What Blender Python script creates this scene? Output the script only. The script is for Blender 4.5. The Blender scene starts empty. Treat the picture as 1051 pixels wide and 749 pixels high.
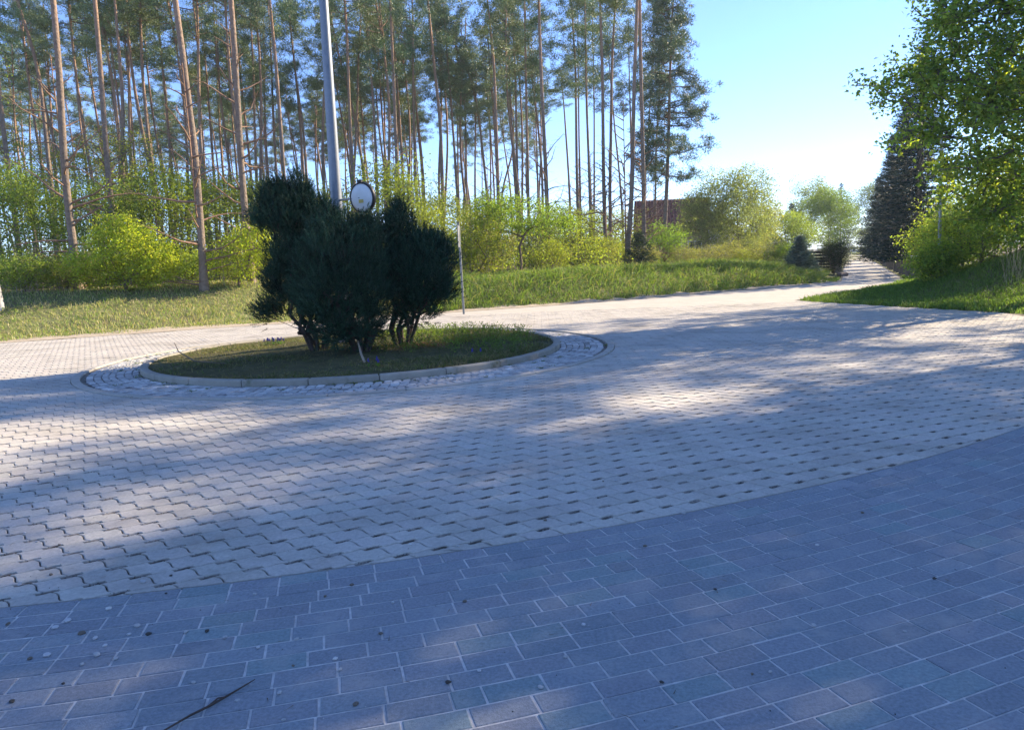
import bpy, math
import numpy as np
from mathutils import Matrix, Vector

# ------------------------------------------------------------------ camera, world, sun, exposure
sc = bpy.context.scene
C = sc.collection
W0, H0, F, PITCH, ROLL, HC = 1051.0, 749.0, 760.0, math.radians(8.0), math.radians(2.3), 1.5
cam_d = bpy.data.cameras.new('camera'); cam = bpy.data.objects.new('camera', cam_d); C.objects.link(cam)
cam_d.sensor_width = 36; cam_d.lens = F / W0 * 36; cam_d.clip_start = .05; cam_d.clip_end = 6000
_fw = Vector((0, math.cos(PITCH), -math.sin(PITCH))); _U = Vector((0, math.sin(PITCH), math.cos(PITCH))); _X = Vector((1, 0, 0))
_r = _X * math.cos(ROLL) - _U * math.sin(ROLL); _u = _X * math.sin(ROLL) + _U * math.cos(ROLL)
M = Matrix.Identity(4)
for i in range(3): M[i][0] = _r[i]; M[i][1] = _u[i]; M[i][2] = -_fw[i]; M[i][3] = (0, 0, HC)[i]
cam.matrix_world = M
sc.camera = cam

SUN_AZ, SUN_EL = math.radians(60), math.radians(28)      # azimuth clockwise from +Y (the view direction)
w = bpy.data.worlds.new('World'); sc.world = w; w.use_nodes = True
nt = w.node_tree; bg = nt.nodes['Background']
sky = nt.nodes.new('ShaderNodeTexSky'); sky.sky_type = 'NISHITA'; sky.sun_disc = False
sky.sun_elevation = SUN_EL; sky.sun_rotation = SUN_AZ; sky.air_density = .72; sky.dust_density = 0.0; sky.ozone_density = 3.5
mxs = nt.nodes.new('ShaderNodeMix'); mxs.data_type = 'RGBA'; mxs.blend_type = 'MULTIPLY'; mxs.inputs[0].default_value = 1; mxs.inputs[7].default_value = (.84, .86, 1.0, 1)
nt.links.new(sky.outputs[0], mxs.inputs[6]); nt.links.new(mxs.outputs[2], bg.inputs[0]); bg.inputs[1].default_value = .128
sd = bpy.data.lights.new('sun', 'SUN'); sd.energy = 5.0; sd.angle = math.radians(.53); sd.color = (1, .83, .60)
so = bpy.data.objects.new('sun', sd); C.objects.link(so)
sdir = Vector((math.sin(SUN_AZ) * math.cos(SUN_EL), math.cos(SUN_AZ) * math.cos(SUN_EL), math.sin(SUN_EL)))
so.rotation_euler = sdir.to_track_quat('Z', 'Y').to_euler(); so.location = (30, 15, 40)
vs = sc.view_settings; sc.display_settings.display_device = 'sRGB'
vs.view_transform = 'Standard'; vs.look = 'None'; vs.exposure = 1.45; vs.gamma = 1; vs.use_curve_mapping = False
sc.render.engine = 'CYCLES'
cy = sc.cycles
cy.use_denoising = True; cy.max_bounces = 6; cy.diffuse_bounces = 3; cy.glossy_bounces = 2; cy.transmission_bounces = 4
cy.transparent_max_bounces = 6; cy.caustics_reflective = False; cy.caustics_refractive = False
cy.volume_bounces = 0; cy.sample_clamp_indirect = 6

# ------------------------------------------------------------------ helpers
def ray(px, py):
    x = (px - W0 / 2) / F; y = -(py - H0 / 2) / F
    X = x * math.cos(ROLL) + y * math.sin(ROLL); Y = -x * math.sin(ROLL) + y * math.cos(ROLL)
    return np.array([X, math.cos(PITCH) + Y * math.sin(PITCH), Y * math.cos(PITCH) - math.sin(PITCH)])
def at(px, py, Y):                      # the point of that sight line at depth Y
    d = ray(px, py); return np.array([0, 0, HC]) + d * (Y / d[1])
def on_ground(px, py, z=0.):
    d = ray(px, py); return np.array([0, 0, HC]) + d * ((z - HC) / d[2])
def smooth(t):
    t = np.clip(t, 0, 1); return t * t * (3 - 2 * t)

class MB:
    """collects polygons with a colour per vertex, builds ONE mesh object"""
    def __init__(s): s.V = []; s.L = []; s.T = []; s.K = []; s.n = 0
    def add(s, V, faces, col=(1, 1, 1)):           # faces: (m,k) array of indices
        V = np.asarray(V, float).reshape(-1, 3); faces = np.asarray(faces, int)
        s.V.append(V); s.L.append((faces + s.n).ravel()); s.T.append(np.full(len(faces), faces.shape[1]))
        c = np.asarray(col, float)
        s.K.append(np.broadcast_to(c, (len(V), 3)) if c.ndim == 1 else c); s.n += len(V)
    def box(s, c, d, col=(1, 1, 1), rz=0., bevel=0.):
        c = np.asarray(c, float); d = np.asarray(d, float) / 2
        if bevel > 0:
            b = min(bevel, d.min() * .9); V = []
            for (z, q) in ((-d[2], b), (-d[2] + b, 0), (d[2] - b, 0), (d[2], b)):
                x, y = d[0] - q, d[1] - q; e = b * .5 if q == 0 else 0
                V += [(-x, -y, z), (x, -y, z), (x, y, z), (-x, y, z)]
            fc = [(0, 3, 2, 1), (12, 13, 14, 15)]
            for k in range(3):
                for i in range(4): fc.append((k*4+i, k*4+(i+1) % 4, k*4+4+(i+1) % 4, k*4+4+i))
        else:
            V = [(x, y, z) for z in (-d[2], d[2]) for x, y in ((-d[0], -d[1]), (d[0], -d[1]), (d[0], d[1]), (-d[0], d[1]))]
            fc = [(0, 3, 2, 1), (4, 5, 6, 7), (0, 1, 5, 4), (1, 2, 6, 5), (2, 3, 7, 6), (3, 0, 4, 7)]
        V = np.array(V); co, si = math.cos(rz), math.sin(rz)
        V = np.c_[V[:, 0]*co - V[:, 1]*si, V[:, 0]*si + V[:, 1]*co, V[:, 2]] + c
        s.add(V, fc, col)
    def segs(s, P0, P1, R0, R1, n=5, col=(1, 1, 1)):  # many separate frusta
        P0, P1 = np.asarray(P0, float).reshape(-1, 3), np.asarray(P1, float).reshape(-1, 3)
        if not len(P0): return
        m = len(P0); R0 = np.broadcast_to(np.asarray(R0, float), (m,)); R1 = np.broadcast_to(np.asarray(R1, float), (m,))
        d = P1 - P0; d /= np.linalg.norm(d, axis=1)[:, None] + 1e-9
        a = np.where(np.abs(d[:, 2:3]) < .9, [[0, 0, 1.]], [[1., 0, 0]]); u = np.cross(d, a); u /= np.linalg.norm(u, axis=1)[:, None]; v = np.cross(d, u)
        t = np.arange(n) / n * 2 * np.pi
        ring = u[:, None] * np.cos(t)[None, :, None] + v[:, None] * np.sin(t)[None, :, None]
        V = np.concatenate([P0[:, None] + ring * R0[:, None, None], P1[:, None] + ring * R1[:, None, None]], 1)
        i = np.arange(n); j = (i + 1) % n; f = np.stack([i, j, j + n, i + n], 1)
        F_ = (f[None] + (np.arange(m) * 2 * n)[:, None, None]).reshape(-1, 4)
        c = np.asarray(col, float)
        s.add(V.reshape(-1, 3), F_, c if c.ndim == 1 else np.repeat(c, 2 * n, 0))
    def tube(s, P, R, n=8, col=(1, 1, 1), cap=True, bump=0., rng=None):
        P = np.asarray(P, float); m = len(P); R = np.broadcast_to(np.asarray(R, float), (m,))
        d = np.gradient(P, axis=0); d /= np.linalg.norm(d, axis=1)[:, None] + 1e-9
        a = np.array([1., .13, .07]) if abs(d[:, 2]).mean() > .7 else np.array([.05, .1, 1.])
        u = np.cross(d, a); u /= np.linalg.norm(u, axis=1)[:, None]; v = np.cross(d, u)
        t = np.arange(n) / n * 2 * np.pi
        rr = R[:, None] * np.ones((m, n))
        if bump: rr = rr * (1 + rng.normal(0, bump, (m, n)))
        V = P[:, None] + (u[:, None] * np.cos(t)[None, :, None] + v[:, None] * np.sin(t)[None, :, None]) * rr[..., None]
        f = []
        for k in range(m - 1):
            for i in range(n): f.append((k*n+i, k*n+(i+1) % n, (k+1)*n+(i+1) % n, (k+1)*n+i))
        s.add(V.reshape(-1, 3), f, col)
        if cap:
            s.add(V[0][::-1], [list(range(n))], col); s.add(V[-1], [list(range(n))], col)
    def leaves(s, P, D, N, ln, wd, col, fold=.25):     # rhombic folded leaves: base P, direction D, normal N
        m = len(P); D = D / (np.linalg.norm(D, axis=1)[:, None] + 1e-9)
        S = np.cross(D, N); S /= np.linalg.norm(S, axis=1)[:, None] + 1e-9; U = np.cross(S, D)
        ln = np.broadcast_to(ln, (m,))[:, None]; wd = np.broadcast_to(wd, (m,))[:, None]
        mid = P + D * ln * .48
        V = np.stack([P, mid + S * wd * .5 + U * wd * fold, P + D * ln, mid - S * wd * .5 + U * wd * fold], 1).reshape(-1, 3)
        b = (np.arange(m) * 4)[:, None]
        Fc = np.concatenate([b + [[0, 1, 2]], b + [[0, 2, 3]]])
        s.add(V, Fc, np.repeat(col, 4, 0) if np.ndim(col) == 2 else col)
    def blades(s, P, D, S, ln, wd, col, bend=None):    # narrow triangles
        m = len(P); ln = np.broadcast_to(ln, (m,))[:, None]; wd = np.broadcast_to(wd, (m,))[:, None]
        D = D / (np.linalg.norm(D, axis=1)[:, None] + 1e-9)
        S = S - D * (S * D).sum(1)[:, None]; S /= np.linalg.norm(S, axis=1)[:, None] + 1e-9
        if bend is None:
            V = np.stack([P - S * wd * .5, P + S * wd * .5, P + D * ln], 1).reshape(-1, 3)
            s.add(V, np.arange(3 * m).reshape(-1, 3), np.repeat(col, 3, 0) if np.ndim(col) == 2 else col)
        else:
            mid = P + D * ln * .55; tip = P + D * ln * .9 + bend * ln
            V = np.stack([P - S * wd * .5, P + S * wd * .5, mid + S * wd * .4, mid - S * wd * .4, tip], 1).reshape(-1, 3)
            b = (np.arange(m) * 5)[:, None]; c = np.repeat(col, 5, 0) if np.ndim(col) == 2 else col
            s.add(V, b + [[0, 1, 2, 3]], c)
            s.L.append((b + [[3, 2, 4]] + s.n - len(V)).ravel()); s.T.append(np.full(m, 3))
    def mesh(s, name, mat, smooth_=False):
        me = bpy.data.meshes.new(name)
        V = np.concatenate(s.V).astype(np.float32); L = np.concatenate(s.L).astype(np.int32); T = np.concatenate(s.T).astype(np.int32)
        me.vertices.add(len(V)); me.vertices.foreach_set('co', V.ravel())
        me.loops.add(len(L)); me.loops.foreach_set('vertex_index', L)
        me.polygons.add(len(T)); st = np.zeros(len(T), np.int32); st[1:] = np.cumsum(T)[:-1]
        me.polygons.foreach_set('loop_start', st)
        me.polygons.foreach_set('use_smooth', np.full(len(T), smooth_))
        me.update(calc_edges=True)
        K = np.concatenate(s.K); K = np.c_[K, np.ones(len(K))].astype(np.float32)
        a = me.color_attributes.new('Col', 'FLOAT_COLOR', 'POINT'); a.data.foreach_set('color', K.ravel())
        me.materials.append(mat); me.validate(); return me
    def build(s, name, mat, parent=None, smooth_=False, loc=(0, 0, 0)):
        o = bpy.data.objects.new(name, s.mesh(name, mat, smooth_)); C.objects.link(o); o.parent = parent; o.location = loc
        return o
def put(name, me, parent=None, loc=(0, 0, 0), rz=0., scale=(1, 1, 1)):
    o = bpy.data.objects.new(name, me); C.objects.link(o); o.parent = parent; o.location = loc
    o.rotation_euler = (0, 0, rz); o.scale = scale; return o
def tag(o, label=None, cat=None, group=None, kind=None):
    if label: o['label'] = label
    if cat: o['category'] = cat
    if group: o['group'] = group
    if kind: o['kind'] = kind
    return o
def empty(name, loc, label, cat, group=None, rz=0.):
    o = bpy.data.objects.new(name, None); C.objects.link(o); o.location = loc; o.rotation_euler = (0, 0, rz)
    o.empty_display_size = .2
    return tag(o, label, cat, group)
def copy_tree(o, loc, rz, scale, label, group=None):
    c = o.copy(); C.objects.link(c); c.location = loc; c.rotation_euler = (0, 0, rz); c.scale = scale; c['label'] = label
    if group: c['group'] = group
    for ch in list(o.children):
        d = ch.copy(); C.objects.link(d); d.parent = c
        for g in list(ch.children): e = g.copy(); C.objects.link(e); e.parent = d
    return c

# ------------------------------------------------------------------ materials
def mat(name, rough=.8, spec=.3, col=None, metal=0., bump=0., bscale=40., bdist=.01, var=0., vscale=6., trans=0., tcol=None, detail=4, dirt=None):
    m = bpy.data.materials.new(name); m.use_nodes = True; n = m.node_tree.nodes; l = m.node_tree.links
    b = n['Principled BSDF']; b.inputs['Roughness'].default_value = rough; b.inputs['Metallic'].default_value = metal
    b.inputs['Specular IOR Level'].default_value = spec
    at_ = n.new('ShaderNodeVertexColor'); at_.layer_name = 'Col'
    src = at_.outputs[0]
    if col is not None:
        mx = n.new('ShaderNodeMix'); mx.data_type = 'RGBA'; mx.blend_type = 'MULTIPLY'; mx.inputs[0].default_value = 1
        l.new(src, mx.inputs[6]); mx.inputs[7].default_value = (*col, 1); src = mx.outputs[2]
    tc = n.new('ShaderNodeTexCoord')
    if var:
        ns = n.new('ShaderNodeTexNoise'); ns.inputs['Scale'].default_value = vscale; ns.inputs['Detail'].default_value = 6; ns.inputs['Roughness'].default_value = .65
        l.new(tc.outputs['Object'], ns.inputs['Vector'])
        mr = n.new('ShaderNodeMapRange'); mr.inputs[1].default_value = .25; mr.inputs[2].default_value = .75
        mr.inputs[3].default_value = 1 - var; mr.inputs[4].default_value = 1 + var
        l.new(ns.outputs[0], mr.inputs[0])
        mx = n.new('ShaderNodeMix'); mx.data_type = 'RGBA'; mx.blend_type = 'MULTIPLY'; mx.inputs[0].default_value = 1
        l.new(src, mx.inputs[6]); l.new(mr.outputs[0], mx.inputs[7]); src = mx.outputs[2]
    if dirt:                                   # dirt=(colour, scale, low, high): patches of another colour
        ns = n.new('ShaderNodeTexNoise'); ns.inputs['Scale'].default_value = dirt[1]; ns.inputs['Detail'].default_value = 8; ns.inputs['Roughness'].default_value = .7
        l.new(tc.outputs['Object'], ns.inputs['Vector'])
        mr = n.new('ShaderNodeMapRange'); mr.inputs[1].default_value = dirt[2]; mr.inputs[2].default_value = dirt[3]
        l.new(ns.outputs[0], mr.inputs[0])
        mx = n.new('ShaderNodeMix'); mx.data_type = 'RGBA'; l.new(mr.outputs[0], mx.inputs[0])
        l.new(src, mx.inputs[6]); mx.inputs[7].default_value = (*dirt[0], 1); src = mx.outputs[2]
    l.new(src, b.inputs['Base Color'])
    if bump:
        ns = n.new('ShaderNodeTexNoise'); ns.inputs['Scale'].default_value = bscale; ns.inputs['Detail'].default_value = detail
        l.new(tc.outputs['Object'], ns.inputs['Vector'])
        bp = n.new('ShaderNodeBump'); bp.inputs['Strength'].default_value = bump; bp.inputs['Distance'].default_value = bdist
        l.new(ns.outputs[0], bp.inputs['Height']); l.new(bp.outputs[0], b.inputs['Normal'])
    if trans:
        t = n.new('ShaderNodeBsdfTranslucent'); mx2 = n.new('ShaderNodeMixShader'); mx2.inputs[0].default_value = trans
        mc = n.new('ShaderNodeMix'); mc.data_type = 'RGBA'; mc.blend_type = 'MULTIPLY'; mc.inputs[0].default_value = 1
        l.new(src, mc.inputs[6]); mc.inputs[7].default_value = (*(tcol or (1.6, 1.7, .8)), 1)
        l.new(mc.outputs[2], t.inputs[0]); l.new(b.outputs[0], mx2.inputs[1]); l.new(t.outputs[0], mx2.inputs[2])
        l.new(mx2.outputs[0], n['Material Output'].inputs[0])
    return m
m_brick = mat('dark_concrete_brick', .85, .3, bump=.8, bscale=190, bdist=.004, var=.32, vscale=70, dirt=((.40, .39, .38), 4.5, .50, .85))
m_paver = mat('pale_concrete_paver', .9, .25, bump=.7, bscale=190, bdist=.004, var=.22, vscale=45, dirt=((.25, .225, .19), .9, .48, .80))
m_joint = mat('sandy_joint_fill', .95, .1, bump=.6, bscale=300, bdist=.004, var=.3, vscale=20)
m_bed = mat('gritty_sand', .95, .1, bump=.8, bscale=160, bdist=.008, var=.5, vscale=16, dirt=((.05, .045, .035), 9, .46, .62))
m_road = mat('worn_paving', .9, .25, bump=.25, bscale=20, bdist=.01, var=.14, vscale=1.6)
m_sett = mat('granite_sett', .9, .2, bump=.6, bscale=90, bdist=.006, var=.2, vscale=30)
m_kerb = mat('concrete_kerb', .85, .3, bump=.4, bscale=120, bdist=.003, var=.18, vscale=7, dirt=((.12, .13, .08), 3, .58, .75))
m_soil = mat('soil', 1, .1, bump=.9, bscale=22, bdist=.05, var=.35, vscale=6)
m_earth = mat('grassy_earth', 1, .1, bump=.8, bscale=6, bdist=.08, var=.3, vscale=1.3, dirt=((.16, .13, .08), .6, .5, .72))
m_grass = mat('grass_blade', .6, .3, trans=.4, tcol=(1.5, 1.5, .7))
m_leaf = mat('spring_leaf', .5, .3, trans=.55, tcol=(1.7, 1.6, .6))
m_needle = mat('pine_needle', .5, .35, trans=.12, tcol=(1.2, 1.3, .7))
m_yew = mat('dark_evergreen_needle', .6, .12, trans=.08, tcol=(1, 1.2, .8))
m_bark = mat('pine_bark', .95, .15, bump=.9, bscale=14, bdist=.03, var=.35, vscale=9)
m_wood = mat('twig_bark', .9, .2, bump=.4, bscale=40, bdist=.005, var=.2, vscale=12)
m_steel = mat('galvanised_steel', .5, .5, metal=.55, bump=.1, bscale=60, bdist=.001, var=.12, vscale=14)
m_paint = mat('painted_sheet', .45, .4, var=.06, vscale=9)
m_stone = mat('pebble_stone', .8, .3, bump=.3, bscale=150, bdist=.002, var=.15, vscale=60)
m_tile = mat('roof_tile', .8, .3, bump=.8, bscale=9, bdist=.04, var=.25, vscale=3)
m_wall = mat('render_wall', .9, .2, var=.06, vscale=2)
m_glass = mat('window_glass', .1, .8)
m_plank = mat('stained_timber', .8, .3, bump=.4, bscale=12, bdist=.01, var=.25, vscale=4)
m_flower = mat('flower_petal', .6, .3, trans=.3, tcol=(1, 1, 1))

# ------------------------------------------------------------------ the ground
CC = np.array([-2.66, 13.04]); R_OUT, R_IN = 4.45, 3.50            # planted island
DC, DR = np.array([-4.67, 18.45]), 15.35                           # arc where dark bricks begin
rd = np.array([.414, .910]); rd /= np.hypot(*rd)
far = [(-60, -3), (-30, 9.8), (-18, 15.6), (-12.56, 18.17), (-8.56, 20.09), (-1.6, 22.98), (2.5, 24.87), (6.3, 27.2), (10.9, 30.07), (14.7, 33.2), (16.7, 37.4)]
far.append(tuple(np.array([16.7, 37.4]) + rd * 190))
right = [tuple(np.array([17, 31.7]) + rd * 196 + np.array([.4, -.1])), (17, 31.7), (12.6, 26.3), (9.6, 23.2), (8.6, 22.07), (8.75, 21.), (9.4, 19.0), (10.6, 15.2), (12.6, 9), (15, 2), (17, -10), (17, -14), (-60, -14)]
PAVED = np.array(far + right)
def seg_dist(P, A, B):
    d = B - A; t = np.clip(((P - A) @ d) / (d @ d), 0, 1); return np.hypot(*(P - (A + t[:, None] * d)).T)
def sdist(P, poly):                      # >0 outside
    P = np.asarray(P, float).reshape(-1, 2); D = np.full(len(P), 1e9); ins = np.zeros(len(P), bool)
    for i in range(len(poly)):
        A, B = poly[i - 1], poly[i]; D = np.minimum(D, seg_dist(P, A, B))
        c = (A[1] > P[:, 1]) != (B[1] > P[:, 1])
        xx = A[0] + (P[:, 1] - A[1]) / (B[1] - A[1] + 1e-12) * (B[0] - A[0]); ins ^= c & (P[:, 0] < xx)
    return np.where(ins, -D, D)
LINE_A = np.array([8.6, 22.07])
def is_right(P):
    q = P - LINE_A; return (q[:, 0] * rd[1] - q[:, 1] * rd[0] * 1.05 > 0) & (P[:, 0] > 7.5)
def wob(P, s, seed):
    r = np.random.default_rng(seed); z = 0
    for k in range(5):
        a = r.uniform(0, 6.28); f = s * (1.6 ** k); z = z + np.sin(P[:, 0] * math.cos(a) * f + P[:, 1] * math.sin(a) * f + r.uniform(0, 6.28)) / (1.5 ** k)
    return z / 2.4
def ground_h(P):
    P = np.asarray(P, float).reshape(-1, 2); d = sdist(P, PAVED); o = np.clip(d, 0, None)
    wd = 6.5 - 3.6 * smooth((P[:, 0] + 7) / 8)
    bank = (.88 + .25 * smooth((-P[:, 0] - 4) / 6)) * smooth(o / wd) + .06 * wob(P, .9, 1) * smooth(o / 2)
    bank *= 1 - .55 * smooth((P[:, 0] - 9) / 9)
    md = 1.35 * smooth(o / 6.5) * smooth((P[:, 0] - 8.3) / 7) * (1 - .9 * smooth((P[:, 1] - 26) / 6)) + .05 * wob(P, 1.1, 2) * smooth(o)
    h = np.where(is_right(P), md, bank)
    return np.where(d > 0, h - .01, -.075) + np.where(d > 0, .0, 0)
def gz(x, y): return float(ground_h([[x, y]])[0])

def axis(lo, hi, step, outer):
    a = list(np.arange(lo, hi + 1e-6, step)); s = step; x = hi
    while x < outer: s *= 1.25; x += s; a.append(x)
    s = step; x = lo
    while x > -outer: s *= 1.25; x -= s; a.insert(0, x)
    return np.array(a)
gx, gy = axis(-32, 34, .4, 2500), axis(-4, 46, .4, 2500)
GX, GY = np.meshgrid(gx, gy); GP = np.c_[GX.ravel(), GY.ravel()]
gz_ = ground_h(GP)
nx, ny = len(gx), len(gy); ii = (np.arange(ny - 1)[:, None] * nx + np.arange(nx - 1)[None]).ravel()
g = MB(); nz = wob(GP, .7, 5)[:, None]
gcol = np.array([.16, .17, .07]) * (1 + .2 * nz)
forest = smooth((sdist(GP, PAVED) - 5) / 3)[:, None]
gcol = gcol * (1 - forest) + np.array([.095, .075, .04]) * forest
g.add(np.c_[GP, gz_], np.stack([ii, ii + 1, ii + nx + 1, ii + nx], 1), gcol)
tag(g.build('ground', m_earth, smooth_=True), kind='structure')

rng = np.random.default_rng(7)
# bedding under the pavers and the road sheets (flat polygons cut by the paved outline)
def fan_sheet(name, poly, z, m, col, thick=.0):
    import bmesh
    bm = bmesh.new(); vs_ = [bm.verts.new((p[0], p[1], z)) for p in poly]; f = bm.faces.new(vs_)
    bmesh.ops.triangulate(bm, faces=[f]); me = bpy.data.meshes.new(name); bm.to_mesh(me); bm.free()
    a = me.color_attributes.new('Col', 'FLOAT_COLOR', 'POINT')
    a.data.foreach_set('color', np.tile([*col, 1], len(me.vertices)).astype(np.float32)); me.materials.append(m)
    for p in me.polygons:
        if p.normal.z < 0: p.flip()
    o = bpy.data.objects.new(name, me); C.objects.link(o); return tag(o, kind='structure')
fan_sheet('paving_bed', PAVED, -.011, m_bed, (.26, .235, .20))
# sandy verge strip between road and grass on the far side
vs_strip = MB(); fp = np.array(far[1:11]); 
t_ = np.concatenate([np.linspace(fp[i], fp[i + 1], 14)[:-1] for i in range(len(fp) - 1)])
dd = np.gradient(t_, axis=0); nn = np.c_[-dd[:, 1], dd[:, 0]]; nn /= np.hypot(*nn.T)[:, None]
wdt = .45 + .14 * rng.normal(size=len(t_)) + .35 * smooth((-t_[:, 0] - 2) / 8)
a_ = t_ - nn * .1; b_ = t_ + nn * np.clip(wdt, .2, 2)[:, None]
Vv = np.concatenate([np.c_[a_, np.full(len(a_), .006)], np.c_[b_, ground_h(b_) + .012]]); k = len(t_); i = np.arange(k - 1)
vs_strip.add(Vv, np.stack([i, i + 1, i + 1 + k, i + k], 1), (.42, .36, .28))
tag(vs_strip.build('sandy_verge', m_joint), kind='structure')

# -------- pale pavers: a staggered lattice of wavy stones that leave lens-shaped openings
A_, B_ = np.array([.189, .074]), np.array([.008, .190]); Cv = A_ - B_
def wavy(p, v, n, amp):
    t = np.linspace(0, 1, n, endpoint=False)[:, None]; q = np.array([-v[1], v[0]]) / np.hypot(*v)
    return p + v * t + q * (amp * np.sin(2 * np.pi * t))
z0 = np.zeros(2)
o0 = np.concatenate([wavy(z0, Cv, 9, .017), wavy(Cv, A_, 7, -.010), wavy(Cv + A_, -Cv, 9, .017), wavy(A_, -A_, 7, -.010)])
le = np.array([math.cos(math.radians(36)), math.sin(math.radians(36))]); lp = np.array([-le[1], le[0]])
def push(o, a, b):
    o = o.copy()
    for c in (z0, Cv, Cv + A_, A_):
        q = o - c; u, v = q @ le / a, q @ lp / b; r = np.hypot(u, v); k_ = r < 1
        if k_.any():
            cen = (Cv + A_) / 2 - c; s_ = np.sign(cen @ lp); uu = np.clip(u[k_], -.98, .98)
            side = np.where(abs(v[k_]) < .02, s_, np.sign(v[k_]))
            cx = cen / np.hypot(*cen); du, dv = cx @ le / a, cx @ lp / b
            # move along the direction to the stone's middle until outside the lens
            for j in np.where(k_)[0]:
                p = o[j]
                for _ in range(60):
                    q_ = p - c
                    if np.hypot(q_ @ le / a, q_ @ lp / b) >= 1: break
                    p = p + cx * .0012
                o[j] = p
    return o
cen0 = (Cv + A_) / 2
outl = push(o0, .052, .018)
def inset(o, k_): d_ = cen0 - o; return o + d_ / np.hypot(*d_.T)[:, None] * k_
ring_lo, ring_mid, ring_top = inset(outl, .0036), inset(outl, .0044), inset(outl, .009)
K = len(outl)
# lattice
X0, X1, Y0, Y1 = -15., 11.5, 2.0, 21.5
ni = int((X1 - X0) / A_[0]) + 2; I_, J_ = np.meshgrid(np.arange(ni), np.arange(-90, 140))
pos = np.array([X0, Y0]) + I_.ravel()[:, None] * A_ + J_.ravel()[:, None] * B_
pc = pos + cen0
dpv = sdist(pc, PAVED)
keep = (dpv < -.11) & (pc[:, 1] > Y0) & (pc[:, 1] < Y1) & (np.hypot(*(pc - DC).T) < DR + .12) & (np.hypot(*(pc - CC).T) > R_OUT - .1)
pos, pc = pos[keep], pc[keep]; m_ = len(pos)
def clip_circ(P, c, R, outside):         # stones on the border are cut along the circle
    q = P - c; r = np.hypot(q[..., 0], q[..., 1]); 
    rr = np.maximum(r, R) if outside else np.minimum(r, R); return c + q * (rr / r)[..., None]
def lay(ring, zoff, tilt):
    P = pos[:, None] + ring[None]; P = clip_circ(P, DC, DR - .004, False); P = clip_circ(P, CC, R_OUT + .004, True)
    z = zoff + tilt[:, 0:1] + tilt[:, 1:2] * (P[..., 0] - pc[:, 0:1]) + tilt[:, 2:3] * (P[..., 1] - pc[:, 1:2])
    return np.concatenate([P, z[..., None]], -1)
tl = np.c_[rng.normal(0, .0012, m_), rng.normal(0, .006, (m_, 2))]
Vp = np.concatenate([lay(ring_lo, -.03, tl * 0), lay(ring_mid, -.0035, tl), lay(ring_top, 0, tl)], 1).reshape(-1, 3)
i = np.arange(K); j = (i + 1) % K
fq = np.concatenate([np.stack([i, j, j + K, i + K], 1), np.stack([i + K, j + K, j + 2 * K, i + 2 * K], 1)])
ba = (np.arange(m_) * 3 * K)[:, None, None]
pav = MB()
tone = (1 + rng.normal(0, .035, (m_, 1))) * np.array([.50, .468, .415]) * (1 + rng.normal(0, .006, (m_, 3)))
pav.add(Vp, (fq[None] + ba).reshape(-1, 4), np.repeat(tone, 3 * K, 0))
# tops as one n-gon each, same vertices
pav.L.append((np.arange(m_)[:, None] * 3 * K + 2 * K + np.arange(K)[None]).ravel()); pav.T.append(np.full(m_, K))
tag(pav.build('pale_paving', m_paver), kind='structure')
ea = np.linspace(0, 2 * np.pi, 12, endpoint=False); el = (np.cos(ea)[:, None] * .040 * le + np.sin(ea)[:, None] * .0125 * lp)
okk = (np.hypot(*(pos - DC).T) < DR - .06) & (np.hypot(*(pos - CC).T) > R_OUT + .07); ep = pos[okk]; ne = len(ep)
EV = np.concatenate([(ep[:, None] + el[None] * rng.uniform(.7, 1.05, (ne, 12, 1))), np.broadcast_to(np.where(rng.random((ne, 1, 1)) < .8, -.0035, -.008), (ne, 12, 1))], -1)
inf = MB(); inf.add(EV.reshape(-1, 3), np.arange(ne * 12).reshape(ne, 12), np.repeat(np.array([.36, .325, .28]) * rng.uniform(.45, 1.15, (ne, 1)), 12, 0))
tag(inf.build('opening_infill', m_bed), kind='structure')
# beyond the modelled stones the same paving as a sheet
fan_sheet('road', [p for p in map(tuple, np.array([(-60, -3.1), (-30, 9.7), (-18, 15.5), (-12.6, 18.05), (-8.6, 19.98), (-1.6, 22.86), (2.55, 24.75), (6.35, 27.08), (10.95, 29.95), (14.8, 33.1), (16.8, 37.4),
    tuple(np.array([16.8, 37.4]) + rd * 189), tuple(np.array([17, 31.7]) + rd * 194 + np.array([.35, -.1])), (16.95, 31.75), (12.5, 26.35), (9.5, 23.25), (8.5, 22.1), (8.62, 21.4), (-6.3, 21.4), (-6.0, 21.05), (-12.6, 18.05), (-15.1, 16.8), (-15.1, 2), (-16, -13.9), (-59, -13.9)]))] if False else
    [(-6.2, 20.95), (-1.6, 22.86), (2.55, 24.75), (6.35, 27.08), (10.95, 29.95), (14.8, 33.1), (16.8, 37.4),
    tuple(np.array([16.8, 37.4]) + rd * 189), tuple(np.array([17, 31.7]) + rd * 194 + np.array([.35, -.1])), (16.95, 31.75), (12.5, 26.35), (9.5, 23.25), (8.5, 22.1), (8.62, 21.45), (-5.2, 21.45)], -.003, m_road, (.46, .43, .38))
fan_sheet('side_road', [(-15.05, 1.9), (-15.05, 16.85), (-18, 15.5), (-30, 9.7), (-58, -2.5), (-58, -13.9), (-15.05, -13.9)], -.003, m_road, (.46, .43, .38))

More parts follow.
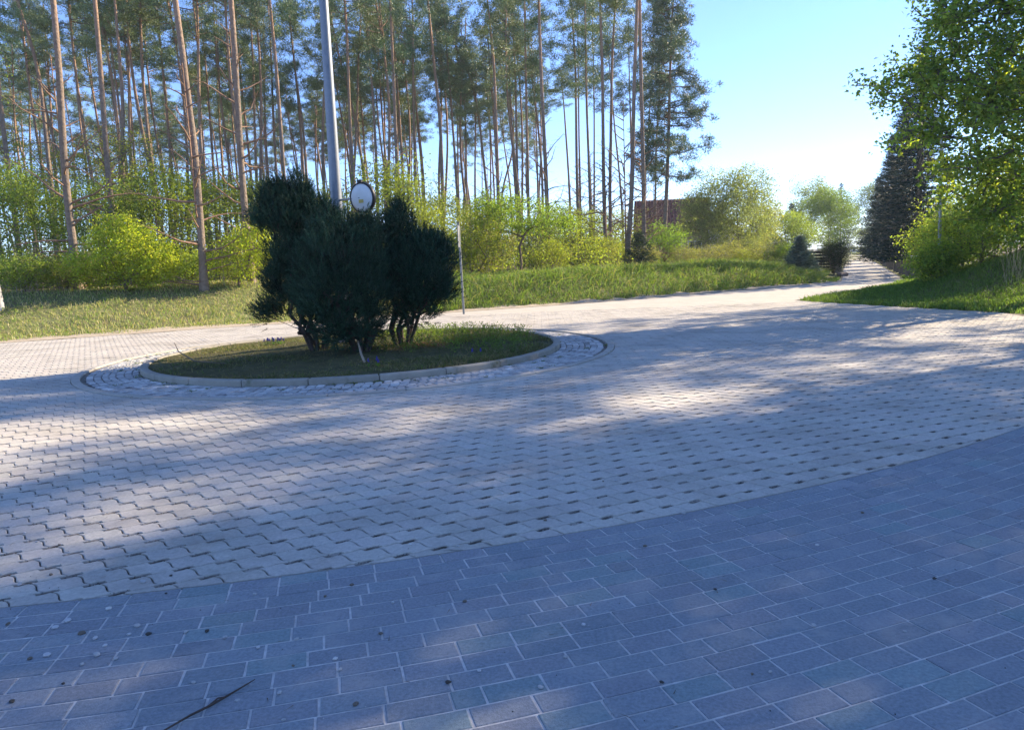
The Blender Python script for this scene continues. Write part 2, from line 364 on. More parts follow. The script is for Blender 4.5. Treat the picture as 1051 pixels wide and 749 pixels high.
# -------- dark bricks laid in courses along the arc
bk = MB(); bw, bl, jt = .114, .228, .0090
def brick_course(R, a0, a1):
    out = []; a = a0 + rng.uniform(0, bl) / R
    while a < a1:
        L_ = bl * (1 + rng.normal(0, .012)); 
        if rng.random() < .045: L_ *= .5
        out.append((R, a, L_ / R)); a += L_ / R
    return out
bl_list = []
R = DR; k = 0
while R < DR + 5.4:
    # angle of the stone measured from DC, straight down = -90 deg
    a0, a1 = math.radians(-115), math.radians(-22)
    off = (k % 2) * .5 * bl / R
    lst = brick_course(R, a0, a1); 
    bl_list += lst; R += bw; k += 1
BL = np.array(bl_list); nb = len(BL)
Rr, Aa, dA = BL.T
def bcorners(e, z, tl):
    g_ = jt / 2 + e
    r0, r1 = Rr + g_, Rr + bw - g_; a0 = Aa + g_ / Rr; a1 = Aa + dA - g_ / Rr; am = (a0 + a1) / 2
    pts = []
    jog = tl[:, 3]
    for r_, a_ in ((r0, a1), (r0, am), (r0, a0), (r1, a0), (r1, am), (r1, a1)):
        x = DC[0] + r_ * np.cos(a_); y = DC[1] + r_ * np.sin(a_); pts.append(np.stack([x, y], 1))
    P = np.stack(pts, 1); c = P.mean(1, keepdims=True); q = P - c
    P = c + q + np.stack([-q[..., 1], q[..., 0]], -1) * jog[:, None, None]
    zz = z + tl[:, 0:1] + tl[:, 1:2] * q[..., 0] + tl[:, 2:3] * q[..., 1]
    return np.concatenate([P, zz[..., None]], -1)
tl = np.c_[rng.normal(0, .0007, nb), rng.normal(0, .004, (nb, 2)), rng.normal(0, .012, nb)]
Vb = np.concatenate([bcorners(0, -.03, tl), bcorners(0, -.004, tl), bcorners(.0012, -.0015, tl), bcorners(.0045, 0, tl)], 1).reshape(-1, 3)
i = np.arange(6); j = (i + 1) % 6
fq = np.concatenate([np.stack([i + 6*q, j + 6*q, j + 6*q + 6, i + 6*q + 6], 1) for q in range(3)])[:, ::-1]
ba = (np.arange(nb) * 24)[:, None, None]
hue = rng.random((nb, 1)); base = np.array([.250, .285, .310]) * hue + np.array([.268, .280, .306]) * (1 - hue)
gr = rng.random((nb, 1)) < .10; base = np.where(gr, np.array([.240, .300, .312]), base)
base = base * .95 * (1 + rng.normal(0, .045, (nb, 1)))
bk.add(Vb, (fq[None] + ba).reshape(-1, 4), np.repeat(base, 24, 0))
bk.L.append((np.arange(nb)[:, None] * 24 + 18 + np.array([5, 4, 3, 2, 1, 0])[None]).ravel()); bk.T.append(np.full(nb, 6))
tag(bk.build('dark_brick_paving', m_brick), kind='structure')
# pale sand that fills the joints of the dark bricks, 4 mm below their tops
sj = MB(); aa = np.radians(np.linspace(-115, -22, 140)); r0, r1 = DR + .01, DR + 5.5; k = len(aa)
Vs = np.concatenate([np.c_[DC[0] + r * np.cos(aa), DC[1] + r * np.sin(aa), np.full(k, -.0042)] for r in (r0, r1)]); i = np.arange(k - 1)
sj.add(Vs, np.stack([i, i + k, i + k + 1, i + 1], 1), (.60, .58, .55))
tag(sj.build('joint_sand', m_joint), kind='structure')
# grit and sand inside the openings of the pale pavers
gr_ = MB(); sel = rng.random(m_) < .75
cc = pos[sel & (pc[:, 1] < 13)]; n_ = len(cc)
rep = 5; P = np.repeat(cc, rep, 0) + rng.normal(0, .020, (n_ * rep, 1)) * le + rng.normal(0, .006, (n_ * rep, 1)) * lp
okk = (np.hypot(*(P - DC).T) < DR - .03) & (np.hypot(*(P - CC).T) > R_OUT + .05); P = P[okk]; s_ = rng.uniform(.003, .008, len(P))
tet = np.array([(1, 0, -.6), (-.5, .87, -.5), (-.5, -.87, -.6), (.1, .1, .7)])
V = np.c_[P, np.full(len(P), -.005)][:, None] + tet[None] * s_[:, None, None] * rng.uniform(.6, 1.4, (len(P), 4, 1))
ff = np.array([(0, 1, 3), (1, 2, 3), (2, 0, 3)]); cg = rng.choice([.06, .1, .3, .5], (len(P), 1), p=[.3, .35, .25, .1]) * np.array([1, .95, .85])
gr_.add(V.reshape(-1, 3), (ff[None] + (np.arange(len(P)) * 4)[:, None, None]).reshape(-1, 3), np.repeat(cg, 4, 0))
tag(gr_.build('joint_grit', m_stone), 'fine grey and white grit lying in the lens-shaped paver openings', 'grit', kind='stuff')

# ------------------------------------------------------------------ the planted island
def ring_stones(mb, R0, R1, n, z0, z1, gap, col, jit=0., bevel=.008, sub=3, cvar=.06, rr=rng, a_off=0.):
    for k in range(n):
        a0 = a_off + 2 * np.pi * k / n + gap / R0 / 2; a1 = a_off + 2 * np.pi * (k + 1) / n - gap / R0 / 2
        j0, j1, ja, jb = (rr.normal(0, jit, 4) if jit else (0, 0, 0, 0)); dz = rr.normal(0, jit * .35) if jit else 0
        aa = np.linspace(a0 + ja / R0, a1 + jb / R0, sub + 1); V = []
        def rg(e, z):
            al = aa.copy(); al[0] += e / R0; al[-1] -= e / R0
            return [(CC[0] + (R0 + e + j0) * math.cos(a), CC[1] + (R0 + e + j0) * math.sin(a), z) for a in al] + \
                   [(CC[0] + (R1 - e + j1) * math.cos(a), CC[1] + (R1 - e + j1) * math.sin(a), z) for a in al[::-1]]
        V = rg(0, z0) + rg(0, z1 - bevel + dz) + rg(bevel * .35, z1 - bevel * .3 + dz) + rg(bevel, z1 + dz); q = 2 * (sub + 1)
        f = [(l * q + i, l * q + i + q, l * q + (i + 1) % q + q, l * q + (i + 1) % q) for l in range(3) for i in range(q)]
        c = np.array(col) * (1 + rr.normal(0, cvar))
        top = [(3*q + i, 3*q + i + 1, 3*q + q - 2 - i, 3*q + q - 1 - i) for i in range(sub)]
        V = np.array(V); V[3*q:, 2] += 0 if not jit else rr.normal(0, .0015, q)
        mb.add(V, [t[::-1] for t in f], c); mb.L.append((np.array([t[::-1] for t in top]) + mb.n - len(V)).ravel()); mb.T.append(np.full(len(top), 4))
kb = MB(); ring_stones(kb, 3.40, 3.52, 24, -.1, .088, .012, (.31, .29, .245), sub=6, bevel=.02, cvar=.05)
tag(kb.build('raised_kerb', m_kerb), kind='structure')
kb = MB(); ring_stones(kb, 4.33, 4.445, 30, -.1, .018, .010, (.40, .375, .33), sub=5, bevel=.008, cvar=.05)
tag(kb.build('flush_kerb', m_kerb), kind='structure')
st = MB(); r = 3.535; k = 0
while r < 4.26:
    wd_ = .104 + rng.uniform(-.008, .008)
    if r + wd_ > 4.32: wd_ = 4.32 - r
    n = int(2 * np.pi * r / .122); ring_stones(st, r, r + wd_ - .012, n, -.05, .003, .016, (.44, .43, .41), jit=.0055, bevel=.012, sub=1, cvar=.18, a_off=rng.uniform(0, 1)); r += wd_; k += 1
tag(st.build('granite_sett_ring', m_sett), kind='structure')
sbed = MB(); aa = np.linspace(0, 2 * np.pi, 97)
Vs = np.concatenate([np.c_[CC[0] + r * np.cos(aa), CC[1] + r * np.sin(aa), np.full(97, -.016)] for r in (3.5, 4.36)]); i = np.arange(96)
sbed.add(Vs, np.stack([i, i + 97, i + 98, i + 1], 1), (.07, .065, .045)); tag(sbed.build('sett_bed', m_joint), kind='structure')
def isl_h(P):
    r = np.hypot(*(np.asarray(P) - CC).T); return .06 + .07 * (1 - smooth(r / 3.4)) + .018 * wob(np.asarray(P) * 4, 1.2, 3)
mo = MB(); rr_ = np.linspace(0, 3.41, 30); tt = np.linspace(0, 2 * np.pi, 80, endpoint=False)
Pm = np.concatenate([CC[None]] + [np.c_[CC[0] + r * np.cos(tt), CC[1] + r * np.sin(tt)] for r in rr_[1:]])
f3 = [(0, 1 + i, 1 + (i + 1) % 80) for i in range(80)]; f4 = [(1 + k * 80 + i, 1 + (k + 1) * 80 + i, 1 + (k + 1) * 80 + (i + 1) % 80, 1 + k * 80 + (i + 1) % 80) for k in range(28) for i in range(80)]
bc = np.array([.10, .095, .045]) * (1 + .25 * wob(Pm, 2.5, 8)[:, None])
mul = smooth(1 - np.hypot(*((Pm - np.array([-1.6, 12.9])) / [1.0, .7]).T))[:, None]; bc = bc * (1 - mul) + np.array([.16, .07, .045]) * mul
mo.add(np.c_[Pm, isl_h(Pm)], f3, bc); mo.L.append(np.array(f4).ravel()); mo.T.append(np.full(len(f4), 4))
tag(mo.build('island_soil', m_soil, smooth_=True), kind='structure')

# ------------------------------------------------------------------ grass
def grass(name, P, z, hmin, hmax, wd, cols, label, lean=.35, seed=3, cat='grass', mod=None):
    r = np.random.default_rng(seed); n = len(P)
    D = np.c_[r.normal(0, lean, (n, 2)), np.ones(n)]; a = r.uniform(0, 6.28, n); S = np.c_[np.cos(a), np.sin(a), np.zeros(n)]
    h = r.uniform(hmin, hmax, n) * (1 if mod is None else mod)
    c = np.array(cols)[r.integers(0, len(cols), n)] * (1 + r.normal(0, .15, (n, 1)))
    bend = np.c_[D[:, :2] * r.uniform(.2, .9, (n, 1)), -r.uniform(0, .25, n)]
    mb = MB(); mb.blades(np.c_[P, z - .01], D, S, h, wd * r.uniform(.7, 1.4, n), np.clip(c, 0, 1), bend)
    return tag(mb.build(name, m_grass), label, cat, kind='stuff')
G1, G2, G3, ST = (.13, .21, .045), (.18, .27, .06), (.09, .15, .035), (.42, .38, .22)
r = np.random.default_rng(21)
# verge on the far side of the road
P = np.c_[r.uniform(-26, 22, 420000), r.uniform(8, 44, 420000)]
d = sdist(P, PAVED); dens = np.where(P[:, 0] < -5, 1, .9); lim = np.where(P[:, 0] < -3, 8.5, 5.5)
k = (d > .28 + .25 * wob(P, 2.2, 4)) & (d < lim) & ~is_right(P) & (P[:, 1] < 42) & (r.random(len(P)) < 1.15 * np.exp(-np.clip(d - 3.5, 0, None) / 3)) & (np.abs(P[:, 0] / P[:, 1]) < .95)
P = P[k]; d = d[k]; left = P[:, 0] < -3
mod = np.where(left, .75, 1.25) * (1 + .45 * wob(P, 1.7, 9)) * np.clip(.45 + d / 1.2, .4, 1)
kk = left; grass('verge_grass', P[kk], ground_h(P[kk]), .08, .24, .017, [G2, (.24, .32, .09), G2, ST, (.32, .35, .13), ST, ST], 'short sunlit grass mixed with straw along the left far road edge', seed=4, mod=mod[kk])
kk = ~left; grass('bank_grass', P[kk], ground_h(P[kk]), .14, .42, .019, [G1, G2, G1, G3, (.26, .26, .11)], 'long overhanging grass on the bank behind the road', lean=.5, seed=5, mod=mod[kk])
# pale straw tufts on the bank
# mound on the right
P = np.c_[r.uniform(8, 30, 330000), r.uniform(6, 36, 330000)]; d = sdist(P, PAVED)
k = (d > .02 + .12 * wob(P, 3, 4)) & is_right(P) & (P[:, 0] / P[:, 1] < .92) & (r.random(len(P)) < .9); k |= (d > .03) & (P[:, 1] < 21) & (P[:, 0] > 8.8) & (P[:, 0] / P[:, 1] < .92)
P = P[k]; grass('mound_grass', P, ground_h(P), .07, .20, .017, [G1, G2, (.13, .23, .04), G3], 'fresh green grass on the mound under the leafy tree', seed=6, mod=np.clip(1 + .4 * wob(P, 1.5, 11), .4, 2))
# island
n = 30000; a = r.uniform(0, 6.283, n); q = 3.36 * np.sqrt(r.random(n)); P = CC + np.c_[q * np.cos(a), q * np.sin(a)]
nz = wob(P, 2.6, 14); kk = (nz > .0 + .4 * (1 - q / 3.4)) | (r.random(n) < .13); P = P[kk]; right_ = smooth((P[:, 0] - CC[0] - .6) / 1.6)
grass('island_grass', P, isl_h(P), .03, .085, .009, [(.10, .14, .04), (.16, .16, .07), (.12, .13, .05), (.22, .19, .11)], 'short patchy grass and weeds on the planted island', seed=7, mod=1 + 1.2 * right_ * np.clip(nz[kk] + .6, 0, 1.5), lean=.6)
# leafy weeds on the island's right half
wd_ = MB(); n = 260; ctr = CC + np.c_[r.uniform(.2, 3.0, n), r.uniform(-1.4, 2.6, n)]; ctr = ctr[np.hypot(*(ctr - CC).T) < 3.2]; n = len(ctr); rep = 22
Pw = np.repeat(ctr, rep, 0) + r.normal(0, .05, (n * rep, 2)); hh = r.uniform(.02, .2, (n * rep, 1)); Dw = np.c_[r.normal(0, 1, (n * rep, 2)), r.uniform(.3, 1.6, n * rep)]
wd_.leaves(np.c_[Pw, isl_h(Pw) + hh[:, 0]], Dw, np.c_[r.normal(0, .4, (n * rep, 2)), np.ones(n * rep)], r.uniform(.03, .07, n * rep), .018, np.array([.12, .19, .05]) * (1 + r.normal(0, .2, (n * rep, 1))))
tag(wd_.build('island_weeds', m_leaf), 'small leafy weeds scattered on the right half of the island', 'weeds', kind='stuff')
# weeds growing in the sett joints
n = 90; a = r.uniform(0, 6.283, n); q = r.uniform(3.53, 4.33, n); q[:40] = 3.54 + r.random(40) * .03; ctr = CC + np.c_[q * np.cos(a), q * np.sin(a)]
P = np.repeat(ctr, 26, 0) + r.normal(0, .025, (n * 26, 2)); grass('joint_weeds', P, np.full(len(P), .0), .015, .06, .008, [(.11, .16, .045), (.15, .17, .06)], 'tiny tufts of grass in the joints of the sett ring', seed=8, lean=.8)

# ------------------------------------------------------------------ trees: generators
def grow(rng, start, att, bias=.35, wig=.06, maxseg=.6):
    """joins attractor points to the nearest part of a growing skeleton; returns segments, radii and the tip nodes"""
    N = [np.array(p, float) for p in start]; par = [-1] + list(range(len(start) - 1)); path = [0.]
    for i in range(1, len(N)): path.append(path[-1] + np.linalg.norm(N[i] - N[i - 1]))
    order = np.argsort(np.linalg.norm(att - N[-1], axis=1) + rng.normal(0, .15, len(att))); tips = []
    for a in att[order]:
        A = np.array(N); L = np.linalg.norm(A - a, axis=1)
        down = np.clip(A[:, 2] - a[2], 0, None)
        j = int(np.argmin(L + bias * np.array(path) * .3 + down * .5)); p = N[j]; d = a - p; l = np.linalg.norm(d); n = max(1, int(l / maxseg) + 1); last = j
        for k in range(1, n + 1):
            t = k / n; q = p + d * t + (rng.normal(0, wig * l, 3) if k < n else 0) + np.array([0, 0, .10 * l * math.sin(math.pi * t) * (-1 if d[2] < 0 else 1) * .5])
            N.append(q); par.append(last); path.append(path[last] + l / n); last = len(N) - 1
        tips.append(last)
    N = np.array(N); par = np.array(par); r = np.zeros(len(N)); tipset = np.ones(len(N), bool); tipset[par[par >= 0]] = False; r[tipset] = 1.
    for k in range(len(N) - 1, 0, -1): r[par[k]] += r[k]
    return N, par, r, tips
def skel(mb, rng, start, att, rtip, rtrunk, col, n=5, **kw):
    N, par, c, tips = grow(rng, start, att, **kw)
    e = math.log(rtrunk / rtip) / math.log(max(c[0], 2)); R = rtip * np.maximum(c, 1) ** e
    k = np.arange(1, len(N)); mb.segs(N[par[k]], N[k], np.minimum(R[par[k]], R[k] * 1.35), R[k], n, col)
    return N, tips
def leaf_cloud(mb, rng, pts, per, spread, size, col, cvar=.18, up=.5, flat=1.):
    n = len(pts) * per; P = np.repeat(pts, per, 0) + rng.normal(0, spread, (n, 3)) * [1, 1, flat]
    D = rng.normal(0, 1, (n, 3)) * [1, 1, .7] + [0, 0, -.15]; Nn = rng.normal(0, .6, (n, 3)) + [0, 0, up * 1.4]
    cl = np.repeat(rng.normal(0, cvar * .7, (len(pts), 1)), per, 0); c = np.array(col)[rng.integers(0, len(col), n)] if np.ndim(col) == 2 else np.array(col)
    c = np.clip(c * (1 + cl + rng.normal(0, cvar, (n, 1))), .005, 1); ln = size * rng.uniform(.6, 1.25, n)
    mb.leaves(P, D, Nn, ln, ln * .62, c)
def shell_pts(rng, n, lobes):                 # attractors inside a union of ellipsoids, denser outside
    out = []; w_ = np.array([l[3] * l[4] * l[5] for l in lobes]) ** .8; w_ /= w_.sum()
    for l, m in zip(lobes, rng.multinomial(n, w_)):
        v = rng.normal(0, 1, (m, 3)); v /= np.linalg.norm(v, axis=1)[:, None]; rr = rng.uniform(.12, 1, m) ** (1 / 2.4)
        out.append(np.array(l[:3]) + v * rr[:, None] * np.array(l[3:6]))
    return np.concatenate(out)

# ---- Scots pines
def needle_clumps(mb, rng, cen, rad, per, ln, col):
    n = len(cen) * per; v = rng.normal(0, 1, (n, 3)); v /= np.linalg.norm(v, axis=1)[:, None]
    R = np.repeat(rad, per)[:, None]; P = np.repeat(cen, per, 0) + v * R * rng.uniform(.1, 1, (n, 1)) * [1, 1, .8]
    D = v * [1, 1, .6] + rng.normal(0, .5, (n, 3)) + [0, 0, .55]; S = rng.normal(0, 1, (n, 3))
    c = np.array(col) * (1 + np.repeat(rng.normal(0, .16, (len(cen), 1)), per, 0) + rng.normal(0, .2, (n, 1)))
    mb.blades(P, D, S, ln * rng.uniform(.6, 1.3, n), ln * .25, np.clip(c, .004, 1))
def pine_crown(seed, z0, H, rad, nl, per=26, top=1., col=(.075, .105, .055)):
    """limbs and needle clouds around the axis; z=0 at the crown's foot"""
    r = np.random.default_rng(seed); fo, li = MB(), MB(); cen = []; rads = []; zz_ = np.linspace(0, H, 9); ax_ = np.c_[zz_ * 0, zz_ * 0, zz_]; li.segs(ax_[:-1], ax_[1:], .045 * (1 - zz_[:-1] / H) + .012, .045 * (1 - zz_[1:] / H) + .012, 5, (.30, .19, .13))
    for k in range(nl):
        t = (k + r.random()) / nl; z = H * t; L = rad * (math.sin(math.pi * min(1, .16 + .84 * t) ** .8) * .9 + .15) * r.uniform(.55, 1.15)
        if t > .9: L *= .7
        a = r.uniform(0, 6.283); up = r.uniform(-.05, .35) + .5 * t; d = np.array([math.cos(a), math.sin(a), up])
        m = max(3, int(L / .5) + 1); pts = [np.array([0, 0, z])]
        for q in range(m): d = d + r.normal(0, .16, 3) + [0, 0, .03]; d /= np.linalg.norm(d); pts.append(pts[-1] + d * L / m)
        pts = np.array(pts); rr = np.linspace(.025 + .008 * L, .008, len(pts)); li.segs(pts[:-1], pts[1:], rr[:-1], rr[1:], 4, (.26, .17, .12))
        for q in range(max(4, int(L * 4.2))):
            s_ = r.uniform(.42, 1.0); b = pts[0] + 0; x = s_ * m; i0 = min(int(x), m - 1); b = pts[i0] + (pts[i0 + 1] - pts[i0]) * (x - i0)
            off = r.normal(0, .33, 3) * [1, 1, .5] * (.5 + .3 * L) + [0, 0, .08]; c = b + off; cen.append(c); rads.append(r.uniform(.26, .5))
            li.segs(b, c, .008, .004, 3, (.16, .12, .09))
    for q in range(16): cen.append(np.array([0, 0, H]) + r.normal(0, .4, 3)); rads.append(.3)
    needle_clumps(fo, r, np.array(cen), np.array(rads), per, .15, col)
    return fo, li
CROWNS = []
for s in range(9):
    rr = np.random.default_rng(500 + s)
    fo, li = pine_crown(100 + s, 0, rr.uniform(6.5, 9), rr.uniform(1.9, 2.7), int(rr.uniform(24, 31)), per=70, col=[(.16, .225, .10), (.13, .195, .095), (.20, .245, .105)][s % 3])
    CROWNS.append((fo.mesh('pine_foliage', m_needle), li.mesh('pine_limbs', m_bark, True)))
def bark_cols(z, H, rr):
    t = smooth((z - .25 * H) / (.45 * H))[:, None]; return np.array([.22, .175, .14]) * (1 - t) + np.array([.37, .24, .165]) * t
def make_pine(pts, Y, dia, H, label, group, crown, crown_z, cs=1., seed=0, stubs=True, base=None):
    """pts: world x,z polyline at depth Y (from the top of what shows to its foot)"""
    r = np.random.default_rng(seed); p = np.array(pts)
    zb = gz(p[-1][0], Y); zz = np.linspace(0, 1, 22); 
    o = np.argsort(p[:, 1]); xs, zs = p[o, 0], p[o, 1]
    z = zb - .1 + (H + .1) * zz; x = np.interp(z, zs, xs)
    lo, hi = z < zs[0], z > zs[-1]; k = min(2, len(zs) - 1)
    s0 = (xs[1] - xs[0]) / (zs[1] - zs[0] + 1e-6); s1 = (xs[-1] - xs[-2]) / (zs[-1] - zs[-2] + 1e-6)
    x[lo] = xs[0] + s0 * .7 * (z[lo] - zs[0]); x[hi] = xs[-1] + s1 * (z[hi] - zs[-1]) / (1 + .12 * (z[hi] - zs[-1]))
    x0 = x[0]; ph = r.uniform(0, 6.28, 2); y = .10 * np.sin(z * .5 + ph[0]) - .10 * math.sin(z[0] * .5 + ph[0])
    # smooth the corners
    for _ in range(2): x[1:-1] = (x[:-2] + 2 * x[1:-1] + x[2:]) / 4
    root = empty('pine_tree', (x0, Y, zb), label, 'pine tree', group)
    R = dia / 2 * (1 - .72 * zz ** 1.15); R[0] *= 1.35; R[1] *= 1.06
    T = MB(); L = np.c_[x - x0, y, z - zb]; T.tube(L, R, 9, np.repeat(bark_cols(L[:, 2], H, r), 9, 0), cap=False, bump=.05, rng=r)
    if stubs:
        B = T; n = int(r.integers(2, 6)) if Y < 34 else int(r.integers(4, 10)); ang = r.uniform(0, 6.28, n); hz = r.uniform(.3, .62, n) * H
        for a, h in zip(ang, hz):
            b = np.array([np.interp(h, L[:, 2], L[:, 0]), np.interp(h, L[:, 2], L[:, 1]), h]); ln = r.uniform(.15, .9) * (.65 if h > .45 * H else .3); d = np.array([math.cos(a), math.sin(a), r.uniform(-.1, .5)])
            m = b + d * ln * .5 + r.normal(0, .05, 3); e = m + (d + [0, 0, r.uniform(-.2, .5)]) * ln * .5
            B.segs([b, m], [m, e], [.009, .006], [.006, .002], 4, (.22, .17, .14))
    T.build('trunk', m_bark, root, True)
    cx = np.interp(crown_z, L[:, 2], L[:, 0]); cyy = np.interp(crown_z, L[:, 2], L[:, 1]); fo, li = CROWNS[crown % len(CROWNS)]
    top = L[-1]; hc = max(H - crown_z, 3.); bb = 8.; sz = hc / bb
    rz = r.uniform(0, 6.28); tiltx = math.atan2(top[0] - cx, hc)
    c = put('crown', fo, root, (cx, cyy, crown_z), rz, (cs, cs, sz)); c.rotation_euler = (0, tiltx, 0); c.rotation_mode = 'XYZ'
    c.matrix_local = Matrix.Translation((cx, cyy, crown_z)) @ Matrix.Rotation(tiltx, 4, 'Y') @ Matrix.Rotation(rz, 4, 'Z') @ Matrix.Diagonal((cs, cs, sz, 1))
    d = put('limbs', li, root); d.matrix_local = c.matrix_local.copy()
    return root

GF = 'Scots pines of the forest behind the road'
# each: sight-line points down the trunk in the photograph, trunk width there, label
PN = [
 ([(-9,0),(4,120),(21,278)],7,'pine with a slanting brown trunk nearest the left edge of the photo'),
 ([(22,0),(28,51),(31,150),(35,275)],4,'slim straight dark pine between the two leftmost slanting pines'),
 ([(24,20),(40,70),(54,180),(63,282)],6,'grey-trunked pine bowed gently to the left, just left of the thick rough-barked one'),
 ([(57,0),(66,84),(68,187),(80,292)],9.5,'thick rough-barked pine whose foot stands at the left end of the big yellow-green bush'),
 ([(97,0),(101,47),(110,140),(119,246)],8,'tall pine with a dark trunk rising behind the top of the big yellow-green bush'),
 ([(117,0),(124,70),(129,117),(124,173),(133,250)],6,'pale pine with a crooked S-bend in its trunk behind the big yellow-green bush'),
 ([(143,0),(145,61),(155,160),(166,268)],5.5,'slim dark pine standing behind the right end of the big yellow-green bush'),
 ([(178,0),(188,84),(202,188),(210,302)],9.5,'thick pink-barked pine standing alone in front, right of the big yellow-green bush'),
 ([(203,0),(213,84),(219,188),(223,250)],4.5,'thin pine directly right of the thick pink-barked front pine'),
 ([(216,0),(222,76),(229,188),(233,255)],4,'thin pale pine halfway between two thick pink-barked pines'),
 ([(237,0),(244,76),(250,188),(256,262)],9,'thick pink-barked pine left of the dark island shrubs'),
 ([(244,38),(250,110),(258,188),(262,250)],4.2,'thin brown pine leaning beside the thick one left of the island shrubs'),
 ([(256,0),(260,76),(264,188),(266,250)],4.5,'straight slim pine rising behind the top left of the island shrubs'),
 ([(277,0),(284,76),(292,172),(296,240)],6,'pine with a leaning grey-pink trunk behind the left island shrub'),
 ([(274,0),(278,63),(283,177),(286,240)],4.2,'thin pine close left of the leaning grey-pink one behind the left island shrub'),
 ([(296,0),(302,63),(307,114),(314,200)],4.5,'slim pine left of the grey lamp post top'),
 ([(300,40),(305,90),(311,127),(316,188)],4.2,'thin leaning pine nearest left of the lamp post'),
 ([(339,5),(343,38),(361,106),(376,188),(380,240)],4.6,'pale thin pine leaning hard to the left behind the round mirror'),
 ([(372,0),(368,63),(366,127),(363,188)],4.6,'pine leaning right that crosses the pale leaning pine behind the mirror'),
 ([(400,0),(404,76),(408,177),(410,250)],6,'tall straight pine rising right of the round mirror'),
 ([(403,20),(408,90),(414,188),(417,250)],4.4,'slim pine just right of the tall straight one by the mirror'),
 ([(424,76),(429,130),(434,188),(436,250)],3.6,'thin pine above the middle of the right island shrub'),
 ([(441,20),(446,70),(452,127),(456,240)],5.4,'dark-topped pine above the right edge of the island shrubs'),
 ([(454,20),(460,36),(480,68),(490,106),(499,188),(503,250)],4.2,'pine arching far to the left at its top'),
 ([(475,0),(477,90),(479,188),(480,240)],3.6,'very straight thin pine above the lone grey signpost'),
 ([(456,20),(463,106),(469,188),(471,240)],4.2,'slim brown pine left of the lone grey signpost'),
 ([(500,0),(507,63),(511,188),(513,245)],5.4,'pine with a red-brown trunk left of the spreading green sapling'),
 ([(494,20),(502,114),(507,188),(509,245)],3.2,'hair-thin pine beside the red-brown one'),
 ([(525,10),(529,76),(531,188),(532,245)],4.4,'straight pine directly above the spreading green sapling'),
 ([(518,84),(527,114),(527,157),(516,190),(512,240)],3.4,'pine with a trunk bulging to the right like a bow'),
 ([(538,0),(540,90),(542,188),(543,250)],4.6,'straight pine second in the row right of the bowed trunk'),
 ([(547,40),(550,120),(552,188),(553,245)],3.2,'thin pine squeezed beside the tall pine at the left of the sky gap'),
 ([(553,0),(555,76),(561,188),(563,250)],5.8,'tall pale-barked pine forming the left side of the blue sky gap'),
 ([(571,30),(574,60),(579,110),(584,188),(586,240)],3.8,'nearly bare pine with dead side branches in the middle of the sky gap'),
 ([(586,0),(591,76),(592,188),(594,245)],4.6,'pine forming the right side of the blue sky gap'),
 ([(593,45),(594,120),(596,240)],3.2,'thin pine close behind the right side of the sky gap'),
 ([(600,0),(602,101),(605,188),(607,255)],4.6,'straight pine third from the sky gap'),
 ([(609,70),(610,120),(610,188),(609,250)],3,'thin dark pine between two straight red-barked pines'),
 ([(616,0),(618,63),(620,188),(622,258)],5.4,'red-barked pine with a very straight trunk left of the red-roofed house'),
 ([(632,0),(628,63),(626,188),(627,262)],5,'pine leaning slightly right at its top, left of the red roof'),
 ([(628,100),(632,140),(637,188),(640,250)],3.2,'thin curving pine near the left gable of the red-roofed house'),
 ([(654,0),(651,101),(649,188),(643,276)],6.4,'dark-footed pine standing in front of the left end of the red roof'),
 ([(657,30),(658,80),(660,188),(661,282)],6,'pine with a straight red-brown trunk crossing the middle of the red roof'),
 ([(646,70),(647,120),(648,188),(648,250)],3.2,'thin pine hidden close behind the dark-footed one'),
 ([(669,70),(666,130),(662,188),(661,240)],3,'thin pine leaning right above the red roof'),
 ([(677,100),(674,140),(673,188),(672,245)],3.4,'short slim pine left of the broad-crowned edge pine'),
]
rs = np.random.default_rng(77)
for k, (pts, wpx, lab) in enumerate(PN):
    Y = .285 * F / wpx * rs.uniform(1.08, 1.2); Y = min(Y, 74)
    dia_k = .80
    if pts[0][0] > 590: Y = min(Y, 62) * (1 if wpx < 4 else .97)
    pw = [at(x, y, Y)[[0, 2]] for x, y in pts]
    H = rs.uniform(18.5, 21.5) if Y < 60 else rs.uniform(18, 22)
    if k == 33: H = 17.
    cz = rs.uniform(.54, .62) * H
    if Y < 34: cz = max(cz, 12.)
    if pts[0][0] > 540: cz = H * rs.uniform(.60, .66)
    if k == 33: cz = 13.4
    make_pine(pw, Y, wpx * Y / F * dia_k, H, lab, GF, k, cz, rs.uniform(.85, 1.05), seed=900 + k)
